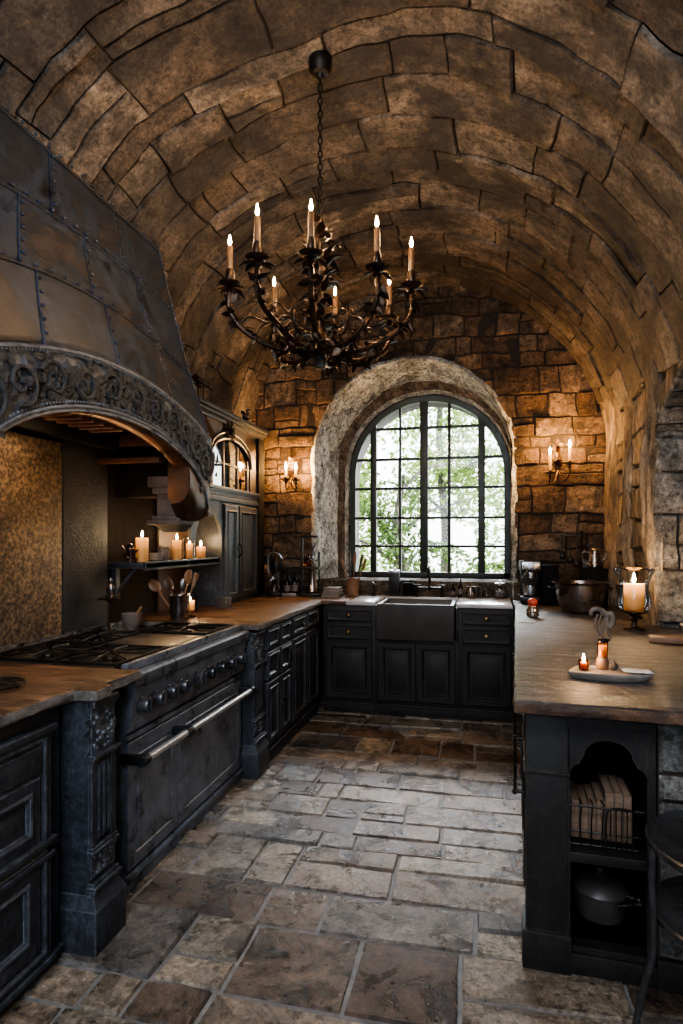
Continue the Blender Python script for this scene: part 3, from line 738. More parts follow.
grate(3.07,3.42,-1.90,-1.46,[(-1.67,3.24)])
grate(2.67,3.05,-2.12,-1.86,[(-1.99,2.86)])
g=G().box(-1.84,-1.46,2.67,3.05,.905,.928,.004); g.box(-1.83,-1.47,2.68,3.04,.928,.932,.001); obj('griddle',g,M['griddle'],t)
g=G().box(-1.435,-1.405,RY0+.01,RY1-.01,.905,.94,.004); obj('front_rail',g,M['rangemetal'],t)
g=G().box(-2.2,-2.165,RY0,RY1,.905,.945,.003)
for k in range(60): g.ball((-2.165,RY0+.01+k*(RY1-RY0-.02)/59,.948),.0065,6)
obj('rear_trim',g,M['steel'],t,label='beaded steel trim along the back of the cooktop')
# ------------------------------------------------------------------ HOOD
HC,HWB=2.62,.965; HX=-1.68
def zl(y): return 1.60+.43*math.sqrt(max(0,1-((y-HC)/.925)**2))
def zt(y): return 2.28-.175*((y-HC)/.93)**2
t=thing('range_hood','massive riveted dark steel range hood with a carved arched front over the cooker','range hood',(-1.95,HC,1.5))
# band
def noisy(y,z):
    v=Vector((0,y*14,z*14)); return noise.noise(v)*.008+noise.noise(v*2.3)*.005
g=G(); rows=[]; NY=120; NZ=16
for i in range(NY+1):
    y=HC-HWB+2*HWB*i/NY; row=[]
    for j in range(NZ+1):
        s=j/NZ; a,b=zl(y),zt(y); z=a+(b-a)*s
        bd=.012 if s<.12 or s>.9 else (noisy(y,z) if .16<s<.86 else 0)
        row.append(g.bm.verts.new((HX+bd,y,z)))
    rows.append(row)
for a,b in zip(rows,rows[1:]):
    for j in range(NZ): g.bm.faces.new([a[j],b[j],b[j+1],a[j+1]])
# back skin and edges
back=[[g.bm.verts.new((HX-.06,r[k].co.y,r[k].co.z)) for k in(0,-1)] for r in rows]
for i in range(NY):
    g.bm.faces.new([back[i][0],back[i][1],back[i+1][1],back[i+1][0]]); g.bm.faces.new([rows[i][-1],rows[i+1][-1],back[i+1][1],back[i][1]])
obj('arched_band',g,M['frieze'],t)
# soffit of arch
g=G(); r0=[(HX+.006,HC-.925+1.85*i/60) for i in range(61)]
g.loft([[(HX+.004,y,zl(y)) for _,y in r0],[(HX-.10,y,zl(y)+.004) for _,y in r0],[(HX-.14,y,zl(y)+.06) for _,y in r0]],closed=False,cap=False)
obj('arch_soffit',g,M['intrados'],t,solid=.006)
# relief carving: scrolls and foliage
rr=random.Random(8); g=G()
def spiral(cy,cz,r,turn,dirn,a0):
    pts=[];rad=[]
    for k in range(30):
        tt=k/29; a=a0+dirn*turn*2*PI*tt; q=r*(1-.85*tt); pts.append((HX+.014,cy+q*math.cos(a),cz+q*math.sin(a))); rad.append(.011*(1-.5*tt))
    g.tube(pts,rad,6)
for k,y in enumerate([HC+d for d in(-.86,-.68,-.50,-.30,-.10,.10,.28,.46,.62,.76,.88)]):
    m_=(zl(y)+zt(y))/2; h=(zt(y)-zl(y))
    r=h*.30
    spiral(y,m_,r,1.4,1 if k%2 else -1,rr.uniform(0,6))
    for q in range(34):
        a=rr.uniform(0,2*PI); d=rr.uniform(.1,1)*r*1.3
        g.leaf((HX+.012,y+d*math.cos(a),m_+d*math.sin(a)),(.30,math.cos(a+.8),math.sin(a+.8)),(1,0,0),rr.uniform(.04,.075),rr.uniform(.012,.02),.5)
    for q in range(3): g.ball((HX+.010,y+rr.uniform(-.5,.5)*r,m_+rr.uniform(-.5,.5)*r),rr.uniform(.012,.02),8)
obj('carved_foliage',g,M['friezedark'],t,label='dark carved scrolling foliage')
# beaded lower and upper edges
g=G()
for f,o in ((zt,-.012),(zl,.022)):
    pts=[(HX+.013,HC-.92+1.84*i/70,f(HC-.92+1.84*i/70)+o) for i in range(71)]; g.tube(pts,.007,6)
    for i in range(96):
        y=HC-.91+1.82*i/95; g.ball((HX+.012,y,f(y)+o*1.9),.0055,6)
obj('beading',g,M['frieze'],t)
# sloping canopy
def hoodp(tp,s,dx=0):
    hw=HWB+.005-.30*s**1.1; y=HC+tp*hw; z0=zt(HC+tp*HWB)-.0; z=z0+(3.20-z0)*s
    x=HX-.01-.19*s-.02*math.sin(PI*s); return (x+dx,y,z)
g=G(); NT,NS=40,24
fr=[[hoodp(-1+2*i/NT,j/NS) for j in range(NS+1)] for i in range(NT+1)]
pad=[[(XL+.005,p[1],p[2]) for p in fr[0]]]; pad2=[[(XL+.005,p[1],p[2]) for p in fr[-1]]]
g.loft(pad+fr+pad2,closed=False,cap=False)
obj('canopy',g,M['hood'],t,angle=50,solid=.012)
g=G()
def seam(pts,rv=True,step=.075):
    L_=0
    g.tube(pts,.005,6)
    last=Vector(pts[0])
    for p in pts:
        p=Vector(p)
        if (p-last).length>step: g.ball((p.x+.004,p.y,p.z+.02),.0085,8); last=p
for s in (.34,.66,.985): seam([hoodp(-1+2*i/120,s,.004) for i in range(121)])
for tp,sa,sb in((-.55,0,.34),(-.02,0,.34),(.52,0,.34),(-.65,.34,.66),(-.12,.34,.66),(.46,.34,.66),(-.4,.66,1),(.30,.66,1)):
    pts=[hoodp(tp,sa+(sb-sa)*i/60,.004) for i in range(61)]
    g.tube(pts,.004,6); last=Vector(pts[0])
    for p in pts:
        p=Vector(p)
        if (p-last).length>.06: g.ball((p.x+.004,p.y+.018,p.z),.0075,8); last=p
for sgn in(1,): seam([hoodp(sgn,i/60,.004) for i in range(61)],step=.1)
obj('riveted_seams',g,M['hood'],t)
# end cheek + corbels
for y0,y1 in ((3.42,3.575),(1.665,1.82)):
    ym=(y0+y1)/2
    g=G().box(XL+.005,-1.76,y0,y1,1.72,2.2,.004); obj('side_cheek',g,M['plaster'],t)
    g=G()
    for (z0,z1,i) in ((1.775,1.84,.0),(1.735,1.775,.02),(1.60,1.735,.04),(1.57,1.60,.02),(1.545,1.57,-.005)):
        g.box(-1.99-(-i),-1.77-i*.6,y0-.06+i,y1-.02,z0,z1,.006)
    g.loft([[(-1.96,y0-.03,1.545),(-1.78,y0-.03,1.545),(-1.78,y1-.03,1.545),(-1.96,y1-.03,1.545)],[(-1.93,y0+.02,1.50),(-1.82,y0+.02,1.50),(-1.82,y1-.05,1.50),(-1.93,y1-.05,1.50)]])
    obj('corbel',g,M['corbel'],t,label='grey stone corbel carrying the hood')
    # rounded volute closing the arch
    g=G(); pts=[]
    prof=[(-1.682,1.86),(-1.672,1.72),(-1.678,1.65),(-1.705,1.60),(-1.745,1.572),(-1.80,1.565),(-1.82,1.62),(-1.82,1.86)]
    g.loft([[(x,yy,z+dz) for x,z in prof] for yy,dz in ((y0-.12,.10),(y0-.06,.03),(y0,0),(y1-.005,0))])
    obj('volute',g,M['bronzebrown'],t,label='brown rounded volute ending the arch')
# inner slats and liner boards lit from below
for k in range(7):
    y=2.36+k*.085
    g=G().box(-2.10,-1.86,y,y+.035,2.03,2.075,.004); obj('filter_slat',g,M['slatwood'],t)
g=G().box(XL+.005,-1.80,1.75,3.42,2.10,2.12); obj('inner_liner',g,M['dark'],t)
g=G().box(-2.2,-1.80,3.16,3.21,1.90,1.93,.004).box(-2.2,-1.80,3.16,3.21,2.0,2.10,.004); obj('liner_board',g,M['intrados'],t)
g=G().box(-2.1,-2.05,1.8,3.16,1.97,2.05,.004); obj('liner_rail',g,M['dark'],t)
# panels behind the range
g=G().box(XL+.002,-2.205,2.22,2.86,.907,1.975,.004); tag(obj('backsplash_panel',g,M['copper']),'mottled golden brown metal panel on the wall behind the cooker','backsplash')
g=G().box(XL+.002,-2.203,2.87,3.27,.907,2.02,.004); tag(obj('backsplash_panel',g,M['slate']),'dark slate panel right of the golden backsplash','backsplash')
# ------------------------------------------------------------------ TALL CUPBOARD (front X=-1.95)
CX=-1.95; CD=.28
t=thing('tall_cupboard','tall blue-black dresser cupboard with arched glazed top and open niche beside the hood','cupboard',(CX,3.86,.942),R(90))
yl=lambda Y:Y-3.86            # world Y to local x ; local z = world z-.942
Z=lambda z:z-.942
g=G(); holed_wall(g,yl(3.86),yl(4.39),0,Z(1.75),[(yl(3.93),Z(1.44))]+[(yl(a),Z(b)) for a,b in archpoly(4.15,.22,1.44,.942,20)[1:]],0,.022)
g.box(yl(4.37),yl(4.39),.022,CD,0,Z(1.75)); obj('niche_surround',g,M['blue'],t,local=True)
g=G().box(yl(3.885),yl(4.365),CD-.02,CD-.004,0,Z(1.75)); obj('niche_back',g,M['darkwood'],t,local=True)
g=G().box(yl(4.39),yl(5.12),.004,CD,0,Z(1.75),.003); obj('carcass',g,M['blue'],t,local=True)
for a,b,mt in((4.40,4.67,M['blue']),(4.69,5.10,M['brownblack'])):
    g=G(); panel(g,yl(a),yl(b),.03,Z(1.73),.004,fr=.055,style='flat'); o=obj('door',g,mt,t,local=True)
    if a<4.5:
        g=G(); x=yl(4.648); 
        g.lathe([(.02,0),(.02,-.005),(.008,-.008)],(x,-.018,Z(1.38)),12,axis='y'); g.tube(bez([(x,-.02,Z(1.42)),(x,-.05,Z(1.40)),(x,-.055,Z(1.37)),(x,-.045,Z(1.33)),(x,-.02,Z(1.31))],5),.007,8); obj('handle',g,M['iron'],o,local=True)
g=G()
for z,b in ((1.75,.02),(1.79,.012),(1.82,.022),(1.835,.035)): g.box(yl(3.86),yl(5.12),-b,CD,Z(z),Z(z+.035 if z<1.83 else 1.862),.004)
g.box(yl(3.86),yl(5.12),-.008,CD,Z(1.75),Z(1.86)); obj('frieze_rail',g,M['blue'],t,local=True)
# glazed upper part
ap=[(yl(a),Z(b)) for a,b in [(4.15,1.865)]+[(4.56-.41*math.cos(PI*i/20),2.06+.20*math.sin(PI*i/20)) for i in range(21)]+[(4.97,1.865)]]
g=G(); holed_wall(g,yl(3.90),yl(5.12),Z(1.862),Z(2.36),ap,0,.03); obj('arched_face',g,M['darkwood'],t,local=True)
g=G(); pts=[(a,-.004,b) for a,b in ap[1:-1]]; g.tube(pts,.014,8); g.tube([(a,-.006,b+.045) for a,_,b in pts],.010,8); obj('arch_moulding',g,M['blue'],t,local=True)
g=G()
for y,w in((4.42,.014),(4.70,.014),(4.20,.02),(4.92,.018)): g.box(yl(y)-w,yl(y)+w,.002,.026,Z(1.862),Z(2.04+.19*math.sqrt(max(0,1-((y-4.56)/.41)**2))),.003)
g.box(yl(4.16),yl(4.96),.004,.024,Z(2.045),Z(2.058),.002); obj('glazing_bar',g,M['darkwood'],t,local=True)
g=G().box(yl(4.16),yl(4.96),.012,.014,Z(1.865),Z(2.25)); obj('glass_pane',g,glassmat('cupboard_glass',(.75,.75,.75),4),t,local=True)
g=G().box(yl(3.90),yl(5.12),CD-.02,CD-.002,Z(1.862),Z(2.36)).box(yl(3.90),yl(3.92),.03,CD,Z(1.862),Z(2.36)); obj('upper_back',g,M['intrados'],t,local=True)
g=G()
for z,b,h in((2.36,.015,.03),(2.39,.04,.025),(2.415,.06,.03)): g.box(yl(3.88),yl(5.26)+b*.3,-b,CD,Z(z),Z(z+h),.006)
obj('cornice',g,M['blue'],t,local=True)
g=G().box(yl(5.125),yl(5.27),-.02,CD,0,Z(2.36),.006); obj('end_post',g,M['dark'],t,local=True,label='dark square end post')
g=G(); rr=random.Random(3)
for k in range(9):
    a=rr.uniform(0,2*PI); g.leaf((yl(4.50)+.03*math.cos(a),-.012,Z(2.315)+.02*math.sin(a)),(math.cos(a),-.2,math.sin(a)*.5),(0,-1,0),.10,.03,.3)
g.ball((yl(4.50),-.015,Z(2.315)),.03,10); obj('carved_rosette',g,M['dark'],t,local=True)
# shelf
g=G().box(XL+.004,-1.965,3.30,3.86,1.275,1.312,.005).box(-2.19,-1.965,3.86,4.36,1.275,1.312,.005).box(-1.985,-1.965,3.30,4.36,1.265,1.318,.004)
g.box(-2.22,-2.19,3.34,3.38,1.10,1.275,.004); g.tube([(-2.2,3.36,1.12),(-2.08,3.36,1.27)],.010)
tag(obj('wall_shelf',g,M['blue']),'grey-blue wooden shelf carrying candles beside the cooker','shelf')
# ------------------------------------------------------------------ candles
LIGHTS=[]
def lamp(loc,e,c=(1,.64,.34),r=.02):
    l=bpy.data.lights.new('warm_point_light','POINT'); l.energy=e; l.color=c; l.shadow_soft_size=r
    o=bpy.data.objects.new('warm_point_light',l); col.objects.link(o); o.location=loc; return o
def flame(parent,p,s=1.0):
    g=G().lathe([(0,0),(.0045*s,.006*s),(.0065*s,.014*s),(.0045*s,.026*s),(.002*s,.036*s),(0,.042*s)],p,10)
    return obj('flame',g,M['flame'],parent)
def candle(label,x,y,z,r,h,e=2,glass=False,group=None,fs=1.0,lit=True):
    t=thing('pillar_candle',label,'candle',(x,y,z),group=group)
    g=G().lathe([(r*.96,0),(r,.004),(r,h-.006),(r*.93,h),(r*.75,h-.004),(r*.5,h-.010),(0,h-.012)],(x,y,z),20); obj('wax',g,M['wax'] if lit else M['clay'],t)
    g=G().tube([(x,y,z+h-.012),(x,y+.001,z+h+.006)],.0015,6); obj('wick',g,M['dark'],t)
    if lit: flame(t,(x,y,z+h+.003),fs); lamp((x,y,z+h+.05),e)
    if glass:
        R_=r+.018; g=G(); H_=h+.045
        g.lathe([(R_*.9,-.0),(R_,.006),(R_,H_),(R_-.002,H_),(R_-.002,.010),(0,.008)],(x,y,z-.0),20,cap=False); obj('glass_cup',g,M['glass'],t)
    return t
zs=1.314
candle('tall wide lit candle, leftmost on the shelf beside the cooker',-2.05,3.40,zs,.038,.150,1.3)
g=G().lathe([(.05,0),(.055,.006),(.055,.05),(.05,.052),(.05,.01),(0,.008)],(-2.08,3.60,zs),20); tag(obj('ramekin',g,M['clay']),'low wide stoneware dish just right of the tallest shelf candle','dish')
g=G().lathe([(.034,0),(.036,.006),(.036,.075),(.040,.08),(.040,.092),(0,.094)],(-2.08,3.715,zs),18); tag(obj('lidded_jar',g,M['clay']),'short beige lidded jar in the middle of the candle shelf','jar')
candle('lit candle, second tallest on the shelf, right of the beige jar',-2.05,3.845,zs,.030,.135,1.3)
candle('lit candle in a clear glass on the shelf under the niche arch',-2.06,4.05,zs,.024,.11,1,glass=True)
candle('shortest lit candle at the right end of the shelf',-2.06,4.235,zs,.034,.085,1)
g=G(); 
for k in range(16):
    a=k*.8; g.leaf((-2.08+.02*math.cos(a),3.32+.015*math.sin(a),zs+.006*k),(math.cos(a),math.sin(a),.5),(0,0,1),.04,.014,-.3)
g.lathe([(.03,0),(.032,.01),(.012,.02),(.018,.05),(.03,.08),(.012,.11),(0,.12)],(-2.08,3.32,zs),14)
tag(obj('figurine',g,M['pewter']),'small silvery leafy ornament at the left end of the candle shelf','ornament')
# counter candle on glass stand
t=thing('glass_candle_stand','small glass footed stand holding the counter candle by the utensil crock','candle stand',(-1.88,3.70,.94))
g=G().lathe([(.045,0),(.045,.006),(.012,.012),(.01,.03),(.05,.04),(.052,.052),(.048,.052),(.0,.043)],(-1.88,3.70,.94),20); obj('foot',g,M['glass'],t)
g=G().lathe([(.048,.052),(.05,.14),(.046,.16)],(-1.88,3.70,.94),20,cap=False); obj('cup',g,M['glass'],t)
candle('short lit candle on a glass stand behind the range',-1.88,3.70,.986,.032,.06,1.6,fs=1.1)
# utensil crock + utensils
t=thing('utensil_crock','ribbed metal crock full of wooden spoons behind the range','crock',(-1.87,3.54,.94))
g=G(); rings=[]
for r_,z_ in [(.050,0),(.056,.008),(.058,.06),(.060,.15),(.064,.16),(.060,.16),(.055,.15),(.05,.02),(0,.015)]:
    rings.append([(-1.87+(max(r_,.0005)*(1+.035*(1 if k%2 else -1)*(1 if .005<z_<.155 else 0)))*math.cos(2*PI*k/36),3.54+max(r_,.0005)*math.sin(2*PI*k/36),.94+z_) for k in range(36)])
g.loft(rings); obj('pot',g,M['pewter'],t)
def spoon(label,x,y,z,dx,dy,L,w,mat,kind=0,name='wooden_spoon',grp=None,zb=.02):
    d=Vector((dx,dy,1)).normalized(); p=Vector((x,y,z+zb)); g=G()
    g.tube([p,p+d*L*.72],[.006,.0055],8)
    side=d.cross(Vector((.9,-.3,0))).normalized(); nrm=side.cross(d)
    c=p+d*L*.84; rings=[]
    for k in range(9):
        tt=-1+2*k/8; hw=w*math.sqrt(max(.02,1-tt*tt)) if kind==0 else (w*(.55+.45*(tt+1)/2) if k<8 else w*.9)
        q=c+d*(tt*L*.16); rings.append([q+side*hw*math.cos(a)+nrm*.006*math.sin(a)+nrm*(.01*(1-math.cos(a)**2)) for a in [2*PI*j/10 for j in range(10)]])
    g.loft(rings); return tag(obj(name,g,mat),label,'utensil')
spoon('broad wooden spoon leaning left in the metal crock',-1.885,3.53,.94,-.70,-.12,.29,.042,M['wood'])
spoon('wooden spoon with pale bowl leaning toward the wall in the metal crock',-1.87,3.56,.94,.05,.3,.31,.036,M['wood'])
spoon('tall wooden spatula at the right of the metal crock',-1.85,3.55,.94,.25,.2,.29,.024,M['wood'],1,'wooden_spatula')
spoon('dark wooden spoon in the centre of the metal crock',-1.87,3.53,.94,-.3,-.05,.26,.036,M['darkwood'])
spoon('silvery ladle handle standing in the metal crock',-1.855,3.525,.94,.12,-.12,.25,.018,M['steel'],0,'metal_spoon')
# mortar and pestle
t=thing('mortar','grey stoneware mortar on the back ledge of the range','mortar',(-2.06,3.30,.905))
g=G().lathe([(.035,0),(.038,.01),(.05,.03),(.060,.06),(.062,.10),(.056,.10),(.05,.07),(.03,.03),(0,.025)],(-2.06,3.30,.905),20); obj('bowl',g,M['clay'],t)
g=G().tube([(-2.065,3.30,.94),(-2.03,3.36,1.04)],[.014,.009],10); tag(obj('pestle',g,M['wood']),'wooden pestle leaning in the grey mortar','pestle')
# pedestal dish with figure
t=thing('pedestal_dish','small dark pedestal dish at the back corner of the range','dish stand',(-2.12,3.16,.905))
g=G().lathe([(.035,0),(.035,.006),(.008,.014),(.007,.18),(.02,.19),(.062,.198),(.064,.206),(0,.205)],(-2.12,3.16,.905),20); obj('pedestal',g,M['bronze'],t)
g=G().lathe([(.028,0),(.03,.01),(.02,.02),(.027,.05),(.022,.075),(.010,.085),(.016,.10),(.012,.115),(0,.12)],(-2.115,3.165,1.112),14,sq=(1,.7)); tag(obj('figurine',g,M['pewter']),'little silvery bust standing on the pedestal dish','ornament')
# small box on left worktop
t=thing('recipe_box','small dark box with pale label at the foot of the tall cupboard','box',(-1.88,4.27,.94))
g=G().box(-1.92,-1.84,4.22,4.31,.94,1.02,.004); obj('body',g,M['darkclay'],t)
g=G().box(-1.84,-1.838,4.25,4.285,.96,1.0,.0005); obj('label_plate',g,M['paper'],t)
# ------------------------------------------------------------------ top of cupboard
t=thing('lantern','small glass and metal lantern on top of the tall cupboard near the hood','lantern',(-2.02,4.06,2.446))
x,y,z=-2.02,4.06,2.446
g=G().box(x-.05,x+.05,y-.05,y+.05,z,z+.012,.002).box(x-.055,x+.055,y-.055,y+.055,z+.15,z+.165,.002)
for a in(-1,1):
    for b in(-1,1): g.box(x+a*.045-.004,x+a*.045+.004,y+b*.045-.004,y+b*.045+.004,z+.01,z+.15)
g.loft([[(x-.055,y-.055,z+.165),(x+.055,y-.055,z+.165),(x+.055,y+.055,z+.165),(x-.055,y+.055,z+.165)],[(x-.015,y-.015,z+.21),(x+.015,y-.015,z+.21),(x+.015,y+.015,z+.21),(x-.015,y+.015,z+.21)]]); g.tube([(x+.018*math.cos(a),y,z+.225+.018*math.sin(a)) for a in [2*PI*k/12 for k in range(13)]],.003,6)
obj('cage',g,M['bronze'],t)
g=G().lathe([(.028,0),(.028,.09),(0,.09)],(x,y,z+.013),14); obj('candle_stub',g,M['clay'],t)
g=G(); x,y,z=-2.0,5.0,2.446
g.ball((x,y,z+.085),.035,12,(1,1.5,.9)); g.ball((x,y+.04,z+.14),.022,10); g.leaf((x,y+.058,z+.14),(0,1,-.1),(0,0,1),.03,.006,0); g.leaf((x,y-.04,z+.09),(0,-1,.5),(0,0,1),.08,.02,.1)
g.tube([(x,y,z+.06),(x,y,z+.01)],.004,6); g.lathe([(.03,0),(.03,.008),(.01,.014),(0,.015)],(x,y,z),14)
tag(obj('bird_figurine',g,M['pewter']),'silvery bird figurine at the far end on top of the tall cupboard','figurine')
# ------------------------------------------------------------------ back-left appliances
WZ=.942
def P0(x,y): return (x,y,WZ)
x,y=-1.83,5.30
t=thing('lever_coffee_machine','black lever coffee machine with curved pipe in the back left corner','coffee machine',P0(x,y))
g=G().box(x-.075,x+.075,y-.1,y+.1,WZ,WZ+.035,.01).box(x-.04,x+.04,y-.02,y+.07,WZ+.035,WZ+.22,.012); g.lathe([(.045,0),(.05,.01),(.05,.1),(.04,.12),(.012,.14),(0,.15)],(x,y+.02,WZ+.21),18); obj('body',g,M['iron'],t)
g=G().lathe([(.034,0),(.034,.03),(.028,.035)],(x,y-.07,WZ+.15),16); g.tube([(x,y-.07,WZ+.16),(x,y-.0,WZ+.18)],.015); g.tube([(x,y-.09,WZ+.155),(x+.02,y-.19,WZ+.15)],.009); obj('brew_group',g,M['steel'],t)
g=G(); tubef(g,[(x-.05,y-.04,WZ+.2),(x-.06,y-.05,WZ+.33),(x-.03,y-.05,WZ+.39),(x+.04,y-.05,WZ+.385),(x+.08,y-.05,WZ+.34)],.006); g.ball((x+.08,y-.05,WZ+.335),.014,8); obj('lever',g,M['steel'],t)
g=G().lathe([(.04,0),(.042,.006),(.03,.01),(.028,.05),(.034,.07),(.030,.07),(0,.06)],(x+.01,y-.075,WZ+.036),16); g.tube([(x+.04+.02*math.sin(a),y-.075,WZ+.075-.02*math.cos(a)) for a in [PI*k/8 for k in range(9)]],.004,6); tag(obj('cup',g,M['pewter']),'small metal cup under the spout of the lever coffee machine','cup')
t=thing('bottle_tray','low pale tray under two dark bottles in the back left corner','tray',(-1.68,5.28,WZ)); g=G().box(-1.745,-1.61,5.22,5.36,WZ,WZ+.012,.003).box(-1.745,-1.61,5.215,5.225,WZ,WZ+.03,.003); obj('tray_base',g,M['board'],t)
def bottle(label,x,y,z,h,r,mat,grp=None,cap=M['iron']):
    t=thing('bottle',label,'bottle',(x,y,z),group=grp)
    g=G().lathe([(r*.9,0),(r,.006),(r,h*.55),(r*.8,h*.64),(r*.35,h*.74),(r*.3,h*.93),(r*.38,h*.94),(r*.38,h*.97),(0,h*.97)],(x,y,z),16); obj('flask',g,mat,t)
    g=G().lathe([(r*.32,h*.97),(r*.36,h*1.03),(0,h*1.04)],(x,y,z),10); obj('stopper',g,cap,t)
    g=G().lathe([(r*1.01,h*.15),(r*1.01,h*.42)],(x,y,z),16,cap=False); obj('paper_label',g,M['clay'],t)
bottle('left dark bottle on the pale tray in the back corner',-1.715,5.29,WZ+.012,.20,.03,M['smoke'])
bottle('right dark bottle on the pale tray in the back corner',-1.645,5.29,WZ+.012,.21,.03,M['smoke'])
x,y=-1.50,5.32
t=thing('coffee_siphon_stand','tall dark brewing stand with glass globe and bent pipes left of the window','coffee maker',P0(x,y))
g=G().box(x-.10,x+.10,y-.07,y+.07,WZ,WZ+.03,.006).box(x-.095,x-.075,y-.01,y+.01,WZ+.03,WZ+.55,.003).box(x+.07,x+.085,y-.01,y+.01,WZ+.03,WZ+.4,.003).box(x-.10,x+.06,y-.02,y+.02,WZ+.53,WZ+.55,.003).box(x-.095,x+.085,y-.055,y+.055,WZ+.24,WZ+.262,.003)
obj('stand',g,M['iron'],t)
g=G().lathe([(0,0),(.03,.006),(.042,.03),(.038,.06),(.02,.085),(.018,.11),(.022,.115)],(x-.03,y,WZ+.262),18,cap=False); obj('glass_globe',g,M['amber'],t)
g=G(); tubef(g,[(x+.04,y,WZ+.55),(x+.05,y,WZ+.48),(x+.02,y,WZ+.42),(x+.02,y,WZ+.34),(x+.06,y,WZ+.32),(x+.065,y,WZ+.40),(x+.09,y,WZ+.42)],.006); obj('bent_pipe',g,M['steel'],t)
g=G().lathe([(.05,0),(.055,.01),(.035,.09),(.03,.16),(.04,.2),(0,.205)],(x+.015,y,WZ+.031),16); obj('lower_chamber',g,M['pewter'],t)
# stacked books
for k,(h,w,lab) in enumerate(((.035,.0,'dark book at the bottom of the stack beside the window reveal'),(.028,.01,'pale book in the middle of the stack beside the window reveal'),(.024,.02,'thin pale book on top of the stack beside the window reveal'))):
    z=WZ+sum((.035,.028)[:k]); x0,x1,y0,y1=-1.36+w,-1.20-w*.5,5.15+w,5.36-w
    t=thing('book',lab,'book',((x0+x1)/2,(y0+y1)/2,z)); h-=.001
    g=G().box(x0,x1,y0,y1,z,z+.003,.001).box(x0,x1,y0,y1,z+h-.003,z+h,.001).box(x0,x0+.004,y0,y1,z,z+h,.001); obj('cover',g,M['cover'] if k==0 else M['board'],t)
    g=G().box(x0+.004,x1-.004,y0+.003,y1-.003,z+.003,z+h-.003); obj('pages',g,M['clay'],t)
# window utensil crock
x,y=-1.13,5.40
t=thing('utensil_crock','brown crock of wooden utensils at the left foot of the window','crock',P0(x,y))
g=G().lathe([(.05,0),(.056,.008),(.060,.08),(.055,.15),(.06,.16),(.054,.16),(.05,.14),(0,.02)],(x,y,WZ),20); obj('pot',g,M['wood'],t)
for k,(dx,dy,L_,lab) in enumerate(((-.28,0,.33,'spoon fanning furthest left in the window crock'),(-.1,.08,.37,'spoon second from left in the window crock'),(.06,-.05,.38,'tallest spoon in the middle of the window crock'),(.2,.05,.36,'spoon second from right in the window crock'),(.32,-.02,.34,'spoon fanning furthest right in the window crock'))):
    spoon('dark wooden '+lab,x+dx*.06,y+dy*.1,WZ,dx,dy,L_,.022,M['darkwood'] if k%2 else M['wood'],k%2)
# items by the sink
def soap(x,y,lab):
    t=thing('soap_pump',lab,'soap pump',P0(x,y)); g=G().lathe([(.02,0),(.022,.005),(.010,.02),(.009,.10),(.012,.11),(0,.112)],(x,y,WZ),12); obj('stem',g,M['iron'],t); g=G(); tubef(g,[(x,y,WZ+.105),(x,y-.02,WZ+.125),(x,y-.06,WZ+.12)],.006); obj('nozzle',g,M['iron'],t)
soap(-.945,5.45,'small dark pump tap on the pale counter left of the sink')
x,y=-.76,5.50
t=thing('canister','tall square black canister left of the faucet','canister',P0(x,y))
g=G().box(x-.05,x+.045,y-.035,y+.035,WZ,WZ+.22,.006); obj('body',g,M['iron'],t)
g=G().box(x-.053,x+.048,y-.038,y+.038,WZ+.205,WZ+.235,.005); g.lathe([(.008,0),(.014,.014),(0,.022)],(x,y,WZ+.235),10); obj('lid',g,M['steel'],t)
x,y=-.63,5.51
t=thing('wire_basket','low wire basket between the black canister and the faucet','basket',P0(x,y))
g=G()
for z in(.01,.07,.14): g.tube([(x-.06,y-.04,WZ+z),(x+.06,y-.04,WZ+z),(x+.06,y+.04,WZ+z),(x-.06,y+.04,WZ+z),(x-.06,y-.04,WZ+z)],.003,6)
for k in range(7):
    for s in(-.04,.04): g.tube([(x-.06+.02*k,y+s,WZ),(x-.06+.02*k,y+s,WZ+.14)],.002,6)
obj('wires',g,M['iron'],t)
g=G().box(x-.05,x+.05,y-.03,y+.03,WZ+.008,WZ+.12,.004); tag(obj('tea_tin',g,M['dark']),'black tin standing in the wire basket','tin')
for x,y,h,r,lab,mt in((-.235,5.50,.12,.022,'short smoky bottle just right of the sink','smoke'),(-.17,5.52,.16,.02,'slim smoky bottle second to the right of the sink','smoke')):
    bottle(lab,x,y,WZ,h,r,M[mt])
t=thing('milk_jug','small dark metal jug with curved handle right of the sink bottles','jug',P0(-.08,5.48)); x,y=-.08,5.48
g=G().lathe([(.035,0),(.04,.008),(.045,.04),(.03,.08),(.034,.10),(.030,.10),(0,.02)],(x,y,WZ),16); obj('body',g,M['pewter'],t)
g=G(); tubef(g,[(x+.03,y,WZ+.09),(x+.07,y,WZ+.09),(x+.07,y,WZ+.04),(x+.042,y,WZ+.03)],.004); obj('handle',g,M['iron'],t)
for i,x in enumerate((.0,.055)):
    y=5.50; g=G().lathe([(.020,0),(.024,.09),(.022,.09),(.018,.006),(0,.006)],(x,y,WZ),14); tag(obj('tumbler',g,M['glass']),('left ' if i==0 else 'right ')+'clear glass tumbler in front of the window to the right of the dark jug','glass')
x,y=.17,5.45
t=thing('glass_jar','squat glass storage jar at the right foot of the window','jar',P0(x,y))
g=G().lathe([(.05,0),(.058,.01),(.06,.08),(.045,.105),(.043,.12)],(x,y,WZ),18,cap=False); g.lathe([(.05,.004),(0,.004)],(x,y,WZ),18); obj('body',g,M['glass'],t)
g=G().lathe([(.046,.118),(.048,.135),(.01,.14),(.012,.155),(0,.16)],(x,y,WZ),16); obj('lid',g,M['steel'],t)
g=G()
rr=random.Random(2)
for k in range(60): g.ball((x+rr.uniform(-.035,.035),y+rr.uniform(-.035,.035),WZ+.014+rr.uniform(0,.06)),.009,6)
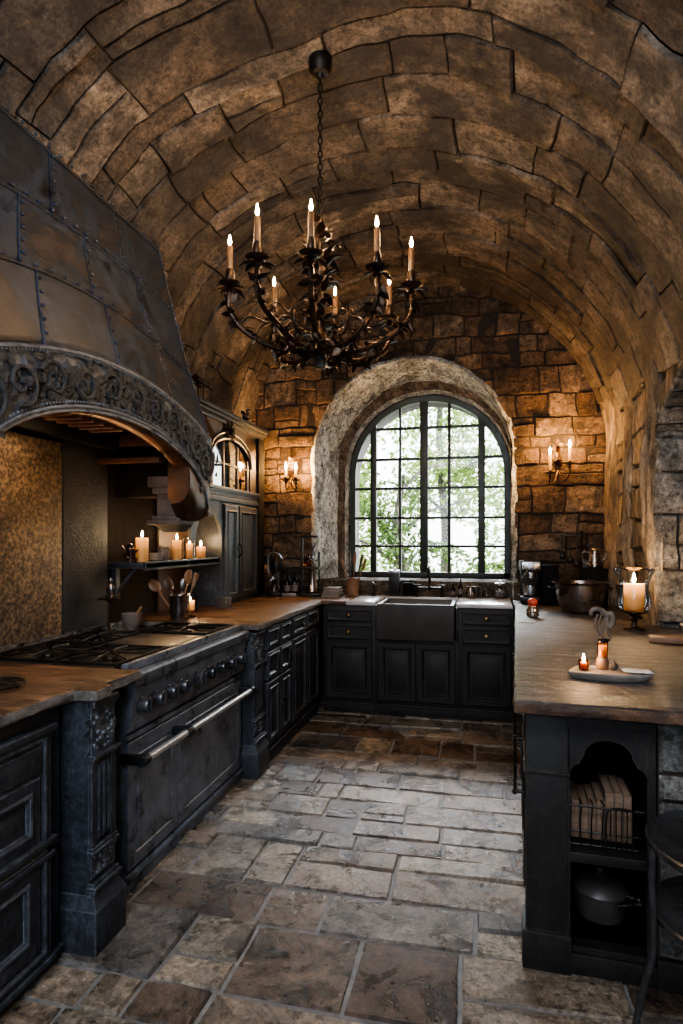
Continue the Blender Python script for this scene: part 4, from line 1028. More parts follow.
obj('pebbly_contents',g,M['clay'],t)
# ------------------------------------------------------------------ PENINSULA (rotated -4 deg about its near left corner)
PR=R(-3.0); PO=Vector((.152,2.15,0))
def nx(x): return .13+(x-.135)*.87
def pw(x,y,z=0):
    return (PO.x+x*math.cos(PR)-y*math.sin(PR),PO.y+x*math.sin(PR)+y*math.cos(PR),z)
t=thing('peninsula_cabinet','black peninsula cabinet with open arched niche, right foreground','cabinet',tuple(PO),PR)
pm=M['brownblack']; PH=.885
g=G().box(.0,.135,.0,.135,.0,PH,.005).box(-.008,.142,-.008,.14,.66,.672,.003).box(-.012,.146,-.012,.143,0,.13,.006); obj('corner_post',g,M['brownblack'],t,local=True)
g=G().box(.02,.05,.135,2.76,.09,PH,.004); obj('side_panel',g,pm,t,local=True)
g=G().box(.03,.40,.06,2.76,0,.09,.004).box(.142,.405,.0,.06,0,.07,.004); obj('plinth',g,pm,t,local=True)
g=G().box(.135,.39,.012,.50,.072,.09).box(.135,.39,.02,.56,.365,.40,.004); obj('niche_shelf',g,pm,t,local=True)
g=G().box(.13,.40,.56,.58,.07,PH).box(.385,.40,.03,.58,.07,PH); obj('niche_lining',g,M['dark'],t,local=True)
# arched head with ogee shoulders
hp=[(.15,.60)]+[(.15,.675),(.165,.695),(.18,.70),(.19,.715),(.20,.73)]+[(.285-.085*math.cos(PI*i/12),.73+.055*math.sin(PI*i/12)) for i in range(13)]+[(.37,.73),(.38,.715),(.39,.70),(.405,.695),(.42,.675),(.42,.60)]
hp=[(nx(a),b) for a,b in hp]
g=G()
vf=[[g.bm.verts.new((x,yy,z)) for x,z in hp] for yy in(.012,.03)]; vt=[[g.bm.verts.new((nx(.135+(.305)*i/(len(hp)-1)),yy,.82)) for i in range(len(hp))] for yy in(.012,.03)]
for k in(0,1):
    for i in range(len(hp)-1): g.bm.faces.new([vf[k][i],vf[k][i+1],vt[k][i+1],vt[k][i]])
for i in range(len(hp)-1): g.bm.faces.new([vf[0][i],vf[0][i+1],vf[1][i+1],vf[1][i]])
g.box(.13,nx(.15),.012,.03,.07,.82).box(nx(.42),.402,.008,.03,.07,.82).box(.13,.402,.0,.03,.82,PH,.003)
obj('arched_head',g,pm,t,local=True)
for k,(a,b) in enumerate(((.16,.70),(.74,1.28),(1.32,1.86),(1.90,2.44))):
    for z0,z1 in((.70,.86),(.12,.68)):
        g=G(); panel(g,-b,-a,z0,z1,0,th=.018,fr=.05 if z1<.7 else .028,style='raised' if z1<.7 else 'flat'); g.bm.transform(Matrix.Rotation(R(-90),4,'Z')); g.bm.transform(Matrix.Translation((.02,0,0)))
        nm='door' if z1<.7 else 'drawer'; o=obj(nm,g,pm,t,local=True)
        if nm=='door':
            g=G(); zc=.60; yy=a+.07; g.tube([(-.035,yy,.49),(-.035,yy,.71)],.006,8); 
            for zz in(.50,.70): g.tube([(.004,yy,zz),(-.037,yy,zz)],.006,8); g.ball((-.037,yy,zz),.010,8)
            obj('handle',g,M['iron'],o,local=True)
        else:
            g=G().lathe([(.008,0),(.008,-.015),(.016,-.02),(.012,-.032),(0,-.034)],(.0,(a+b)/2,.78),10,axis='x'); obj('knob',g,M['iron'],o,local=True)
# stone pier
g=G(); rng=random.Random(17)
rects=[(.405,.74,.10,.30),(.405,.95,.30,.475),(.405,.74,.475,.61),(.405,.9,.61,.70),(.405,.74,.70,.885),(.74,1.6,.10,.30),(.95,1.6,.30,.475),(.74,1.6,.475,.61),(.9,1.6,.61,.70),(.74,1.6,.70,.885)]
blocks(g,rects,lambda u,v,h:pw(u,.0-h,v),rng,gap=.003,bev=.012,cell=.03,offs=.006,sink=.02,rough=.012,warp=.01)
t2=thing('stone_pier','rough grey stone pier carrying the right end of the peninsula counter','pier',pw(.5,.1))
obj('stone_face',g,M['grey'],t2,angle=30)
g=G().box(.41,1.0,.012,.5,.0,.88); g.bm.transform(Matrix.Translation(PO)@Matrix.Rotation(PR,4,'Z')); obj('core',g,M['mortar'],t2)
g=G().box(.406,1.0,-.008,.03,.0,.10,.004); g.bm.transform(Matrix.Translation(PO)@Matrix.Rotation(PR,4,'Z')); obj('base_board',g,M['brownblack'],t2)
poly=[pw(-.040,-.125)[:2],pw(.87,-.125)[:2],(1.60,1.95),(1.60,3.93),(1.045,3.95),(1.02,4.2),(1.03,5.575),(.272,5.575),pw(-.03,2.78)[:2]]
slabtop('worktop','large grey-brown slate counter of the peninsula on the right',poly,.888,.932,M['topgrey'],jag=.003,seed=9,edge=M['top'])
# basket of papers/books in niche
bx,by=.285,.20
t=thing('wire_basket','black wire basket on the upper niche shelf of the peninsula','basket',pw(.26,.22,.402),PR)
g=G(); X0,X1,Y0,Y1=-.115,.105,-.15,.12
for z,e in((.004,0),(.05,.004),(.14,.012)):
    c=[(X0-e,Y0-e,z),(X1+e,Y0-e,z),(X1+e,Y1+e,z),(X0-e,Y1+e,z)]; g.tube(c+[c[0]],.0035,6)
for k in range(4): g.tube(bez([(X0+.035*k,Y0-.004,.004),(X0+.035*k,Y0-.01,.10),(X0+.035*k+.004,Y0-.006,.145),(X0+.035*k,Y0+.03,.15)],4),.0028,6)
g.tube(bez([(X0+.115,Y0-.012,.004),(X0+.115,Y0-.014,.10),(X0+.13,Y0-.014,.14),(X0+.20,Y0-.014,.14),(X0+.218,Y0-.012,.10),(X0+.218,Y0-.01,.004)],5),.0035,6)
for k in range(5): g.tube([(X0+.13+.017*k,Y0-.012,.004),(X0+.13+.017*k,Y0-.012,.14)],.0022,6)
for k in range(5):
    for s in(X0,X1): g.tube([(s,Y0+.05*k,.004),(s,Y0+.05*k,.14)],.0025,6)
obj('wires',g,M['iron'],t,local=True)
rr=random.Random(12)
xx=-.106
for k in range(7):
    w=rr.uniform(.024,.029); h=rr.uniform(.115,.14) if k<4 else rr.uniform(.15,.175); 
    t=thing('book','old brown-edged book standing in the wire basket of the niche','book',pw(.26+xx+w/2,.21,.4095),PR,group='books in the wire basket')
    g=G().box(-w/2,w/2,-.10,.08,0,h,.004); obj('pages',g,M['paper'],t,local=True)
    g=G().box(-w/2-.0005,-w/2+.002,-.102,.082,0,h+.003).box(w/2-.002,w/2+.0005,-.102,.082,0,h+.003); obj('cover',g,M['cover'],t,local=True)
    xx+=w+.002
# covered pot at bottom of niche
px_,py_,pz=pw(.262,.22,.0915)
t=thing('covered_pot','dark grey casserole with domed lid on the bottom of the peninsula niche','pot',(px_,py_,pz))
g=G().lathe([(.07,0),(.083,.010),(.092,.05),(.093,.095),(.088,.095),(0,.02)],(px_,py_,pz),28); obj('body',g,M['darkclay'],t)
g=G().lathe([(.097,.096),(.097,.103),(.082,.122),(.045,.142),(.018,.148),(.012,.155),(.018,.164),(.012,.172),(0,.174)],(px_,py_,pz),28); obj('lid',g,M['darkclay'],t)
g=G(); 
tubef(g,[(px_+.09,py_-.03,pz+.09),(px_+.12,py_-.05,pz+.095),(px_+.15,py_-.07,pz+.095)],.009); g.tube([(px_+.04,py_-.10,pz+.093),(px_+.10,py_-.085,pz+.097),(px_+.15,py_-.07,pz+.095)],.007); obj('handle',g,M['steel'],t)
# ------------------------------------------------------------------ things on the peninsula
TZ=.934
# hurricane candle holder
x,y=.87,3.80
t=thing('hurricane_lantern','footed glass hurricane holder with curvy bell sides on the peninsula counter','candle holder',(x,y,TZ))
g=G().lathe([(.06,0),(.06,.008),(.02,.016),(.012,.04),(.02,.055),(.012,.07),(.05,.095),(.085,.10),(.085,.106),(0,.106)],(x,y,TZ),24); obj('pedestal',g,M['bronze'],t)
g=G().lathe([(.07,.107),(.088,.13),(.092,.17),(.078,.235),(.080,.28),(.105,.33),(.112,.345),(.106,.352),(.095,.345)],(x,y,TZ),32,cap=False); obj('glass_shade',g,M['glass'],t)
candle('thick lit pillar candle inside the footed glass hurricane holder',x,y,TZ+.107,.055,.155,7,fs=1.5)
# board + candle + mill
g=G(); tpts=[]
cx,cy=.465,2.44
for k in range(40):
    a=2*PI*k/40; rx=.145*(1+.10*math.cos(3*a+.6)+.05*math.sin(2*a)); ry=.085*(1+.14*math.cos(2*a+.8)); tpts.append((cx+rx*math.cos(a),cy+ry*math.sin(a)-.0))
def off(p,k): return (cx+(p[0]-cx)*k,cy+(p[1]-cy)*k)
g.loft([[(*off(p,.90),TZ) for p in tpts],[(*off(p,1.0),TZ+.012) for p in tpts],[(*off(p,1.01),TZ+.022) for p in tpts],[(*off(p,.97),TZ+.026) for p in tpts],[(*off(p,.93),TZ+.021) for p in tpts]])
tag(obj('serving_board',g,M['board']),'live-edge grey board holding a votive and mill on the peninsula','serving board')
bz=TZ+.0225
x,y=.385,2.455
t=thing('votive_candle','small lit votive in amber glass on the left of the grey board','candle',(x,y,bz))
g=G().lathe([(.016,0),(.018,.004),(.019,.038),(.017,.038),(.016,.006),(0,.005)],(x,y,bz),18); obj('cup',g,M['amber'],t)
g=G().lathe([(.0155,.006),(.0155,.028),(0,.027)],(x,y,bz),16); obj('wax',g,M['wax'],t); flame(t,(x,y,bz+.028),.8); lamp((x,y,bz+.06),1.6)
x,y=.458,2.485
t=thing('spice_mill','upright amber glass and wood mill on the grey board','mill',(x,y,bz))
g=G().lathe([(.019,0),(.022,.004),(.022,.035),(.018,.042),(.019,.048),(.0,.048)],(x,y,bz),18); obj('base',g,M['red'] if False else M['wood'],t)
g=G().lathe([(.019,.048),(.0195,.10),(.017,.104)],(x,y,bz),18,cap=False); obj('glass_body',g,M['amber'],t)
g=G().lathe([(.015,.049),(.015,.09),(0,.09)],(x,y,bz),14); obj('contents',g,M['wax'],t)  # emissive wax makes the contents glow without a flame
g=G().lathe([(.021,.103),(.022,.108),(.016,.118),(0,.122)],(x,y,bz),16); g.tube([(x-.0,y,bz+.118),(x+.025,y-.01,bz+.112)],.003,6); obj('cap',g,M['iron'],t)
g=G().ball((.492,2.465,bz+.017),.018,14,(1,1,.92)); g.tube([(.492,2.465,bz+.03),(.494,2.466,bz+.04)],.002,6); tag(obj('walnut',g,M['bark']),'round brown nut beside the mill on the grey board','nut')
g=G(); rr=random.Random(6); tl=[]
rows=[]
for i in range(9):
    row=[]
    for j in range(7):
        u,v_=i/8,j/6; xx=.52+.10*u; yy=2.42+.07*v_-.02*u; row.append(g.bm.verts.new((xx,yy,bz+.006+.008*abs(noise.noise(Vector((u*4,v_*4,2)))))))
    rows.append(row)
for a,b in zip(rows,rows[1:]):
    for j in range(6): g.bm.faces.new([a[j],b[j],b[j+1],a[j+1]])
tag(obj('napkin',g,M['white'],solid=.002),'crumpled pale cloth on the right end of the grey board','napkin')
# curved driftwood/horn ornament
x,y=.625,3.42
t=thing('horn_ornament','curled driftwood ornament standing on thin legs on the peninsula','ornament',(x,y,TZ))
g=G(); g.tube(bez([(x-.055,y,TZ+.118),(x-.045,y,TZ+.145),(x-.01,y,TZ+.150),(x+.02,y,TZ+.125),(x+.045,y,TZ+.128),(x+.055,y,TZ+.095),(x+.04,y,TZ+.06),(x+.025,y,TZ+.085),(x+.03,y,TZ+.11)],5),[.010+.006*math.sin(PI*k/40) for k in range(41)],8); obj('curl',g,M['horn'],t)
for dx,ex in((-.02,-.005),(.0,.01),(.035,.045),(.02,.0)):
    g=G(); tubef(g,[(x+dx,y,TZ+.125),(x+dx-.012,y+.004,TZ+.06),(x+ex,y,TZ)],.0055,5); obj('leg',g,M['horn'],t)
# red topped jar
x,y=.345,4.26
t=thing('red_lidded_jar','small glass jar with round red stopper on the far left of the peninsula','jar',(x,y,TZ))
g=G().lathe([(.035,0),(.04,.006),(.04,.05),(.034,.06),(.03,.072)],(x,y,TZ),18,cap=False).lathe([(.04,.03),(.043,.034),(.04,.038)],(x,y,TZ),18,cap=False); obj('body',g,M['pewter'],t)
g=G().ball((x,y,TZ+.098),.034,14,(1,1,.85)); g.lathe([(.03,.066),(.022,.076),(0,.076)],(x,y,TZ),14); obj('stopper',g,M['red'],t)
# large pan
x,y=.70,4.62
t=thing('stock_pot','wide hammered steel pot with flared rim on the peninsula counter','pot',(x,y,TZ))
g=G().lathe([(.10,0),(.125,.012),(.155,.08),(.168,.16),(.172,.20),(.195,.212),(.197,.218),(.17,.214),(.162,.16),(.15,.08),(.12,.02),(0,.016)],(x,y,TZ),40); obj('bowl',g,M['pewter'],t)
for s in(-1,1):
    g=G(); tubef(g,[(x+s*.165,y-.05,TZ+.17),(x+s*.21,y-.04,TZ+.175),(x+s*.21,y+.04,TZ+.175),(x+s*.165,y+.05,TZ+.17)],.006); obj('handle',g,M['iron'],t)
# utensil stand behind pot
x,y=.80,5.19
t=thing('utensil_rack','tall black iron rack with hanging kitchen tools behind the steel pot','utensil rack',(x,y,TZ))
g=G().lathe([(.08,0),(.08,.012),(.012,.02),(.010,.58),(.016,.59),(0,.60)],(x,y,TZ),16); g.box(x-.17,x+.09,y-.008,y+.008,TZ+.545,TZ+.562,.003); g.box(x+.0,x+.15,y-.04,y+.04,TZ,TZ+.36,.01); obj('stand',g,M['iron'],t)
for k,dx in enumerate((-.15,-.09,-.04,.05)):
    g=G(); L_=.16+.03*(k%3); g.tube([(x+dx,y-.012,TZ+.555),(x+dx,y-.014,TZ+.555-L_)],.005,6); g.ball((x+dx,y-.014,TZ+.545-L_),.024,10,(1,.4,1.3)); g.tube([(x+dx-.006,y-.012,TZ+.556),(x+dx+.006,y-.012,TZ+.562)],.004,6)
    tag(obj('ladle',g,M['iron']),'black %s hanging from the iron rack'%('ladle leftmost','spoon second from left','spoon third from left','ladle rightmost')[k],'utensil')
x2,y2=.86,4.98
t=thing('coffee_pot','silvery coffee pot with curved spout on a dark box behind the steel pot','coffee pot',(x2,y2,TZ))
g=G().box(x2-.09,x2+.09,y2-.05,y2+.04,TZ,TZ+.30,.01); obj('box_base',g,M['dark'],t)
g=G().lathe([(.04,.30),(.05,.31),(.045,.38),(.03,.42),(.034,.44),(.0,.46),],(x2,y2,TZ),18); g.ball((x2,y2,TZ+.468),.009,8); obj('body',g,M['pewter'],t)
g=G(); tubef(g,[(x2+.04,y2,TZ+.34),(x2+.075,y2,TZ+.38),(x2+.085,y2,TZ+.43)],.009); tubef(g,[(x2-.035,y2,TZ+.42),(x2-.085,y2,TZ+.42),(x2-.085,y2,TZ+.35),(x2-.045,y2,TZ+.33)],.006); obj('spout_and_handle',g,M['steel'],t)
# stand mixer and dark box right of window
x,y=.40,5.22
t=thing('espresso_machine','small chrome and black espresso machine right of the window','espresso machine',(x,y,WZ))
g=G().box(x-.08,x+.08,y-.12,y+.12,WZ,WZ+.05,.01).box(x-.07,x+.07,y+.02,y+.12,WZ+.05,WZ+.34,.012).box(x-.08,x+.08,y-.12,y+.12,WZ+.25,WZ+.34,.014); obj('body',g,M['iron'],t)
g=G().lathe([(.03,0),(.055,.01),(.062,.05),(.06,.09),(.065,.095),(.06,.095),(0,.02)],(x,y-.06,WZ+.052),20); obj('steel_cup',g,M['steel'],t)
g=G().lathe([(.045,0),(.045,.05),(.035,.055)],(x,y-.06,WZ+.20),18); g.box(x-.07,x+.07,y-.124,y-.118,WZ+.27,WZ+.33,.002); tubef(g,[(x-.06,y-.125,WZ+.30),(x-.03,y-.14,WZ+.26),(x-.07,y-.13,WZ+.2)],.006); obj('chrome_head',g,M['steel'],t)
t=thing('bread_bin','plain black bin standing between the espresso machine and the steel pot','bin',(.52,5.25,WZ))
g=G().box(.49,.62,5.12,5.38,WZ,WZ+.34,.015); obj('body',g,M['dark'],t); g=G().box(.485,.625,5.115,5.385,WZ+.30,WZ+.315,.004); g.tube([(.53,5.11,WZ+.25),(.58,5.11,WZ+.25)],.005); obj('lid_band',g,M['iron'],t)
# board along recess on right
g=G().box(.83,1.15,3.27,3.36,TZ,TZ+.028,.004); g.bm.transform(Matrix.Translation((1.05,3.3,0))@Matrix.Rotation(R(-14),4,'Z')@Matrix.Translation((-1.05,-3.3,0))); tag(obj('wooden_plank',g,M['wood']),'short wooden plank lying by the grey stone jamb on the peninsula','plank')
x,y=1.02,3.03
t=thing('stone_bowl','pale stone bowl cut by the right edge of the picture on the peninsula','bowl',(x,y,TZ))
g=G().lathe([(.06,0),(.07,.01),(.105,.06),(.13,.13),(.12,.135),(.09,.06),(0,.02)],(x,y,TZ),24); obj('bowl',g,M['board'],t)
# napkin hanging at left edge of peninsula
g=G(); rows=[]
for i in range(7):
    row=[]
    for j in range(5):
        u=i/6; v_=j/4; xx=.33-.10*u; zz=TZ+.004 if xx>.245 else TZ+.004-(.245-xx)*.35; row.append(g.bm.verts.new((xx,3.92+.06*v_+.02*u,zz+.004*noise.noise(Vector((u*5,v_*5,1))))))
    rows.append(row)
for a,b in zip(rows,rows[1:]):
    for j in range(4): g.bm.faces.new([a[j],b[j],b[j+1],a[j+1]])
tag(obj('napkin',g,M['white'],solid=.002),'small white cloth poking over the left edge of the peninsula counter','napkin')
# trivet at left edge
x,y=-1.66,1.80
t=thing('iron_trivet','round black iron trivet on the left foreground worktop','trivet',(x,y,.932))
g=G()
for r_ in(.04,.07,.095): g.tube([(x+r_*math.cos(2*PI*k/28),y+r_*math.sin(2*PI*k/28),.945) for k in range(29)],.005,6)
for k in range(6): a=k*PI/3; g.tube([(x,y,.945),(x+.10*math.cos(a),y+.10*math.sin(a),.945)],.004,6)
obj('grid',g,M['iron'],t)
for k in range(3): a=k*2*PI/3+.3; g=G().lathe([(.007,0),(.006,.012),(0,.013)],(x+.08*math.cos(a),y+.08*math.sin(a),.932),8); obj('foot',g,M['iron'],t)
# two tier iron table
x,y=.62,1.66
t=thing('tiered_table','round two-tier black iron side table at the right foreground edge','side table',(x,y,0))
for z,r_ in((.675,.205),(.50,.195)):
    g=G().lathe([(0,0),(r_-.01,.0),(r_,.006),(r_+.004,.022),(r_-.002,.026),(r_-.008,.012),(0,.008)],(x,y,z),48); obj('tier',g,M['tableiron'],t)
for k,a in enumerate((R(188),R(308),R(68))):
    g=G(); c_,s_=math.cos(a),math.sin(a); rr_=[(.205,.685),(.207,.60),(.203,.50),(.207,.42),(.232,.32),(.25,.22),(.255,.10),(.26,0.0)]
    g.tube(bez([(x+q*c_,y+q*s_,z) for q,z in rr_],6),.0085,10); obj('leg',g,M['tableiron'],t)
# ------------------------------------------------------------------ CHANDELIER
cx,cy=-.755,2.84
t=thing('chandelier','wrought bronze chandelier with eight candle arms hanging from the vault','chandelier',(cx,cy,3.71))
zc=vz(cx)-.012
g=G().lathe([(.0,-.085),(.014,-.083),(.02,-.065),(.040,-.058),(.054,-.035),(.058,-.005),(.055,.02)],(cx,cy,zc),24); obj('ceiling_rose',g,M['iron'],t)
g=G(); z=zc-.075; k=0
while z>3.02:
    pts=[]
    for q in range(13):
        a=2*PI*q/12; u=.010*math.cos(a); w=.021*math.sin(a); pts.append((cx+(u if k%2 else 0),cy+(0 if k%2 else u),z-.02+w))
    g.tube(pts,.0035,6); z-=.032; k+=1
obj('chain',g,M['iron'],t)
g=G().lathe([(.0,2.285),(.012,2.29),(.022,2.31),(.012,2.33),(.03,2.345),(.055,2.37),(.06,2.40),(.035,2.43),(.018,2.47),(.024,2.50),(.014,2.56),(.012,2.70),(.028,2.73),(.034,2.77),(.018,2.81),(.012,2.90),(.024,2.93),(.016,2.97),(.006,3.0),(.005,3.03)],(cx,cy,0),16); obj('central_stem',g,M['bronze'],t)
g=G().box(cx-.022,cx+.022,cy-.022,cy+.022,2.28,2.345,.004); obj('finial',g,M['iron'],t)
rr=random.Random(77); g=G()
for k in range(95):
    z=rr.uniform(2.42,2.98); a=rr.uniform(0,2*PI); rad=.02+.02*rr.random()
    g.leaf((cx+rad*math.cos(a),cy+rad*math.sin(a),z),(math.cos(a),math.sin(a),rr.uniform(-.3,1.4)),(0,0,1),rr.uniform(.05,.10),rr.uniform(.014,.026),rr.uniform(-.2,.7))
obj('acanthus_leaves',g,M['bronze'],t)
phi=R(12.87)
for deg,rad in ((-16,.445),(-50,.40),(-93,.435),(-122,.47),(-161,.435),(130,.40),(81,.435),(39,.46)):
    a=R(deg)+phi; ca,sa=math.cos(a),math.sin(a)
    Q=lambda r_,z_,o=0:(cx+r_*ca-o*sa,cy+r_*sa+o*ca,z_)
    g=G()
    spine=bez([Q(.03,2.41),Q(.10,2.36),Q(.20,2.355),Q(.30,2.385),Q(rad-.045,2.44),Q(rad+.004,2.52),Q(rad,2.60)],8)
    g.tube(spine,[.017-.006*k/len(spine) for k in range(len(spine))],8)
    # inner scroll
    sc2=[]
    for k in range(26):
        tt=k/25; an=-PI/2+tt*2.1*PI*1.2; q=.065*(1-.75*tt); sc2.append(Q(.16+q*math.cos(an),2.47+q*math.sin(an)))
    g.tube(sc2,[.008*(1-.5*k/25) for k in range(26)],6)
    g.tube(bez([Q(rad-.045,2.44),Q(.34,2.49),Q(.26,2.475),Q(.23,2.51)],5),.0045,6)
    for k in range(44):
        p=spine[rr.randrange(3,len(spine)-4)]; b_=rr.uniform(0,2*PI); d=(rr.uniform(-1,1),rr.uniform(-1,1),rr.uniform(-1,.8))
        g.leaf(p,d,(rr.uniform(-1,1),rr.uniform(-1,1),1),rr.uniform(.035,.07),rr.uniform(.011,.021),rr.uniform(-.3,.8))
    arm=obj('arm',g,M['bronze'],t)
    p=Q(rad,0); g=G().lathe([(.008,2.585),(.02,2.60),(.012,2.612),(.045,2.625),(.052,2.634),(.046,2.636),(.016,2.632),(.021,2.65),(.019,2.69),(.014,2.70),(0,2.70)],(p[0],p[1],0),16)
    for k in range(7):
        b_=2*PI*k/7+rr.random(); g.leaf((p[0]+.02*math.cos(b_),p[1]+.02*math.sin(b_),2.615),(math.cos(b_),math.sin(b_),-.1),(0,0,1),.062,.017,rr.uniform(-.1,.6))
    obj('drip_pan',g,M['bronze'],arm)
    g=G().lathe([(.0135,2.655),(.0145,2.66),(.0135,2.80),(.011,2.806),(0,2.806)],(p[0],p[1],0),14); obj('candle_sleeve',g,M['waxdark'],arm)
    flame(arm,(p[0],p[1],2.806),1.3)
    lamp((p[0],p[1],2.90),3.3,(1,.62,.33),.025)
# ------------------------------------------------------------------ SCONCES
def sconce(label,x,cups):
    y=YB-.04
    t=thing('wall_sconce',label,'sconce',(x,y,2.0))
    g=G().lathe([(.0,-.14),(.012,-.13),(.02,-.09),(.012,-.05),(.028,-.01),(.032,.03),(.018,.07),(.024,.11),(.012,.15),(.016,.19),(0,.22)],(x,y,2.12),14,sq=(1,.6))
    rr=random.Random(int(x*50)+200)
    for k in range(14): g.leaf((x,y-.01,2.05+.22*rr.random()),(rr.uniform(-1,1),-.5,rr.uniform(-.2,1)),(0,-1,0),.06,.018,.4)
    obj('backplate',g,M['bronze'],t)
    for dx,dy,z,h in cups:
        g=G(); tubef(g,[(x,y,2.06),(x+dx*.4,y-.05,1.96),(x+dx,y+dy*.8,z-.09),(x+dx,y+dy,z-.01)],.007)
        g.lathe([(.006,-.05),(.014,-.02),(.008,-.01),(.045,0),(.048,.006),(.012,.006),(.013,.025),(0,.026)],(x+dx,y+dy,z),16); a=obj('arm',g,M['bronze'],t)
        g=G().lathe([(.012,.02),(.012,h-.004),(.009,h),(0,h)],(x+dx,y+dy,z),12); obj('candle',g,M['wax'],a)
        flame(a,(x+dx,y+dy,z+h),1.6); lamp((x+dx,y+dy-.01,z+h+.05),13,(1,.50,.16),.03)
sconce('two-candle bronze wall sconce left of the window above the corner',-1.76,[(-.03,-.09,2.02,.10),(.075,-.11,2.01,.10)])
sconce('two-candle bronze wall sconce right of the window',.66,[(-.075,-.11,2.02,.16),(.085,-.10,2.10,.14)])
# ------------------------------------------------------------------ OUTSIDE
g=G().box(-12,12,6.7,26,-.4,-.3); g.origin0=True; tag(obj('garden_ground',g,M['dirt']),kind='structure')
g=G().box(-3.5,3,6.62,8.6,-.3,.92); g.origin0=True; tag(obj('bounce_slab',g,M['bounce']),kind='structure')  # added below the sill, out of view, to bounce sun up the reveal
rr=random.Random(99)
def leaves(g,c,rad,n,size,tone=(.2,1)):
    tl=g.tl()
    for k in range(n):
        # clustered
        a=rr.uniform(0,2*PI); b=math.acos(rr.uniform(-1,1)); q=rr.random()**.4
        p=Vector((c[0]+rad[0]*q*math.sin(b)*math.cos(a),c[1]+rad[1]*q*math.sin(b)*math.sin(a),c[2]+rad[2]*q*math.cos(b)))
        p+=Vector((noise.noise(p*1.5),noise.noise(p*1.5+Vector((5,0,0))),noise.noise(p*1.5+Vector((0,5,0)))))*.5
        d=Vector((rr.gauss(0,1),rr.gauss(0,1),rr.gauss(0,1))).normalized(); e=d.orthogonal().normalized(); s=size*rr.uniform(.6,1.3)
        tn=rr.uniform(*tone)
        vs=[g.bm.verts.new(q_) for q_ in (p-d*s,p+e*s*.55,p+d*s,p-e*s*.55)]
        for v in vs: v[tl]=tn
        g.bm.faces.new(vs)
def tree(label,x,y,h,crowns,n,size,tone):
    t=thing('tree',label,'tree',(x,y,-.3))
    g=G(); g.tube(bez([(x,y,-.3),(x+.08,y,h*.3),(x-.05,y,h*.65),(x+.05,y,h)],6),[.11-.07*k/18 for k in range(19)],8)
    for k in range(7):
        z=h*rr.uniform(.3,.95); a=rr.uniform(0,2*PI); g.tube(bez([(x,y,z),(x+.5*math.cos(a),y+.5*math.sin(a),z+.35),(x+1.1*math.cos(a),y+1.1*math.sin(a),z+.5)],4),[.035-.003*k for k in range(9)],6)
    obj('trunk',g,M['bark'],t)
    g=G()
    for c,rd in crowns: leaves(g,(x+c[0],y+c[1],c[2]),rd,n,size,tone)
    obj('crown',g,M['leaf'],t,smooth=False)
tree('slim garden tree with loose yellow-green leaves left of centre outside the window',-2.7,10.0,4.6,[((0,0,3.6),(1.3,1,1.1)),((.3,0,2.2),(1.0,.8,.7)),((-.8,.3,1.2),(.9,.8,.8))],2200,.062,(.35,1))
tree('garden tree with fine pale leaves on the right outside the window',-.7,11.5,5,[((0,0,4.1),(1.5,1,1.2)),((.4,0,2.6),(1.3,.8,.8))],2200,.062,(.4,1))
tree('dense darker leafy tree behind the right half of the window',-1.15,8.9,2.4,[((0,0,1.75),(.55,.5,.75)),((.25,0,.8),(.7,.5,.6))],1500,.042,(0,.6))
for x,y,r_,lab in((-3.6,12.5,1.2,'left garden bush below the trees outside the window'),(-2.2,12.6,.8,'middle garden bush below the trees outside the window'),(.4,11.0,.9,'right garden bush below the trees outside the window')):
    g=G(); leaves(g,(x,y,.75),(r_,.8,1.0),1700,.055,(.1,1)); tag(obj('bush',g,M['leaf'],smooth=False),'leafy '+lab,'bush')
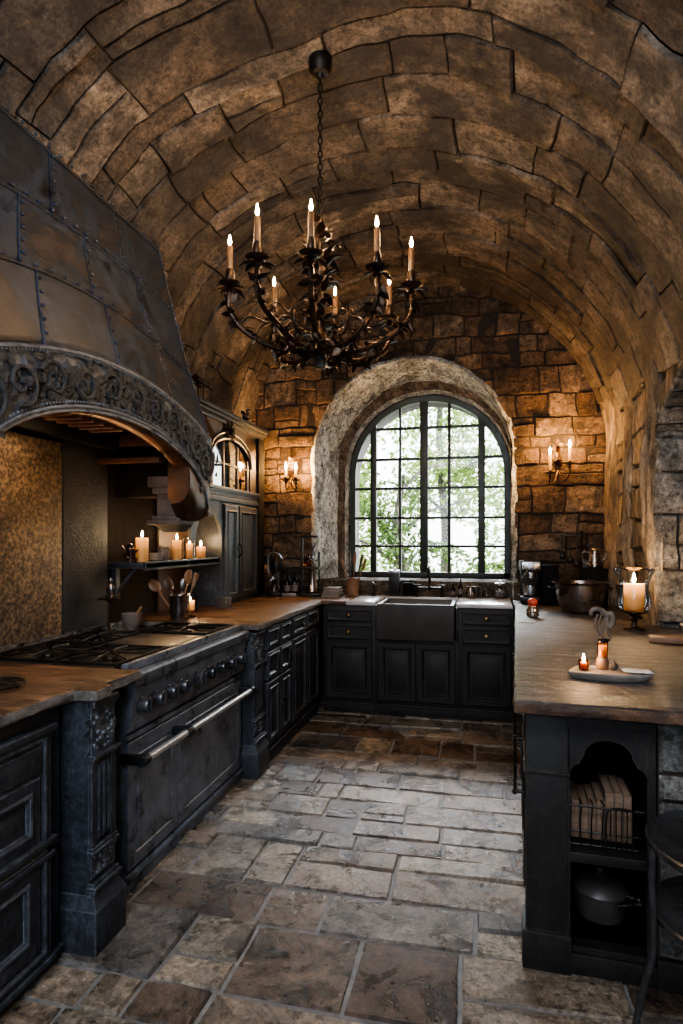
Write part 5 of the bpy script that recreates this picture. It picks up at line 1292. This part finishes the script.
# ------------------------------------------------------------------ LIGHT
w=bpy.data.worlds.new('sky'); sc.world=w; w.use_nodes=True; nt=w.node_tree; bg=nt.nodes['Background']
tc=nt.nodes.new('ShaderNodeTexCoord'); sp=nt.nodes.new('ShaderNodeSeparateXYZ'); nt.links.new(tc.outputs['Generated'],sp.inputs[0])
nt.links.new(ramp(nt,sp.outputs[2],[(0,(.80,.88,.80)),(.25,(.92,.97,1.0)),(1,(.70,.82,1))]),bg.inputs[0]); bg.inputs[1].default_value=5.5
def area(name,loc,target,sx,sy,e,c,portal=False):
    l=bpy.data.lights.new(name,'AREA'); l.shape='RECTANGLE'; l.size=sx; l.size_y=sy; l.energy=e; l.color=c
    o=bpy.data.objects.new(name,l); col.objects.link(o); o.location=loc; o.rotation_euler=(Vector(target)-Vector(loc)).to_track_quat('-Z','Y').to_euler()
    if portal: l.cycles.is_portal=True
    return o
area('window_portal',(-.5,6.25,2.0),(-.5,0,2.0),1.8,2.0,1,(1,1,1),True)
area('rear_high_fill',(-.35,-.75,3.35),(-.55,2.4,0),1.8,1.0,80,(.84,.90,1.0))  # added cool fill from above and behind the camera, no fixture there
area('rear_low_fill',(-.3,-1.45,1.9),(-.7,3.4,1.2),1.6,1.2,46,(.74,.85,1.0))  # added cool fill behind the camera; the wall there is closed
area('hood_lamp',(-1.85,2.3,1.98),(-2.2,2.3,1.2),.5,.15,3.2,(1,.66,.40))
lamp((-1.95,3.1,1.75),.7,(1,.5,.2),.05)  # warm point lamp under the hood, with no candle here
s=bpy.data.lights.new('sun','SUN'); s.energy=15; s.angle=R(25); s.color=(.86,.93,1); so=bpy.data.objects.new('sun',s); col.objects.link(so)
so.rotation_euler=(Vector((.05,-.80,-.62))).to_track_quat('-Z','Y').to_euler()
s2=bpy.data.lights.new('reveal_fill_sun','SUN'); s2.energy=16; s2.angle=R(40); s2.color=(.88,.95,1); so2=bpy.data.objects.new('reveal_fill_sun',s2); col.objects.link(so2)  # second sun, added to brighten the left side of the window reveal
so2.rotation_euler=(Vector((-.80,-.42,-.22))).to_track_quat('-Z','Y').to_euler()
# ------------------------------------------------------------------ CAMERA
cam=bpy.data.cameras.new('camera'); co=bpy.data.objects.new('camera',cam); col.objects.link(co); sc.camera=co
co.location=(0,0,1.45); co.rotation_euler=(R(90),0,R(12.87))
cam.sensor_fit='VERTICAL'; cam.sensor_height=36; cam.lens=606/1024*36; cam.shift_y=28/1024; cam.clip_start=.05
sc.view_settings.view_transform='AgX'
try: sc.view_settings.look='AgX - Medium High Contrast'
except Exception: pass
sc.view_settings.exposure=0.5
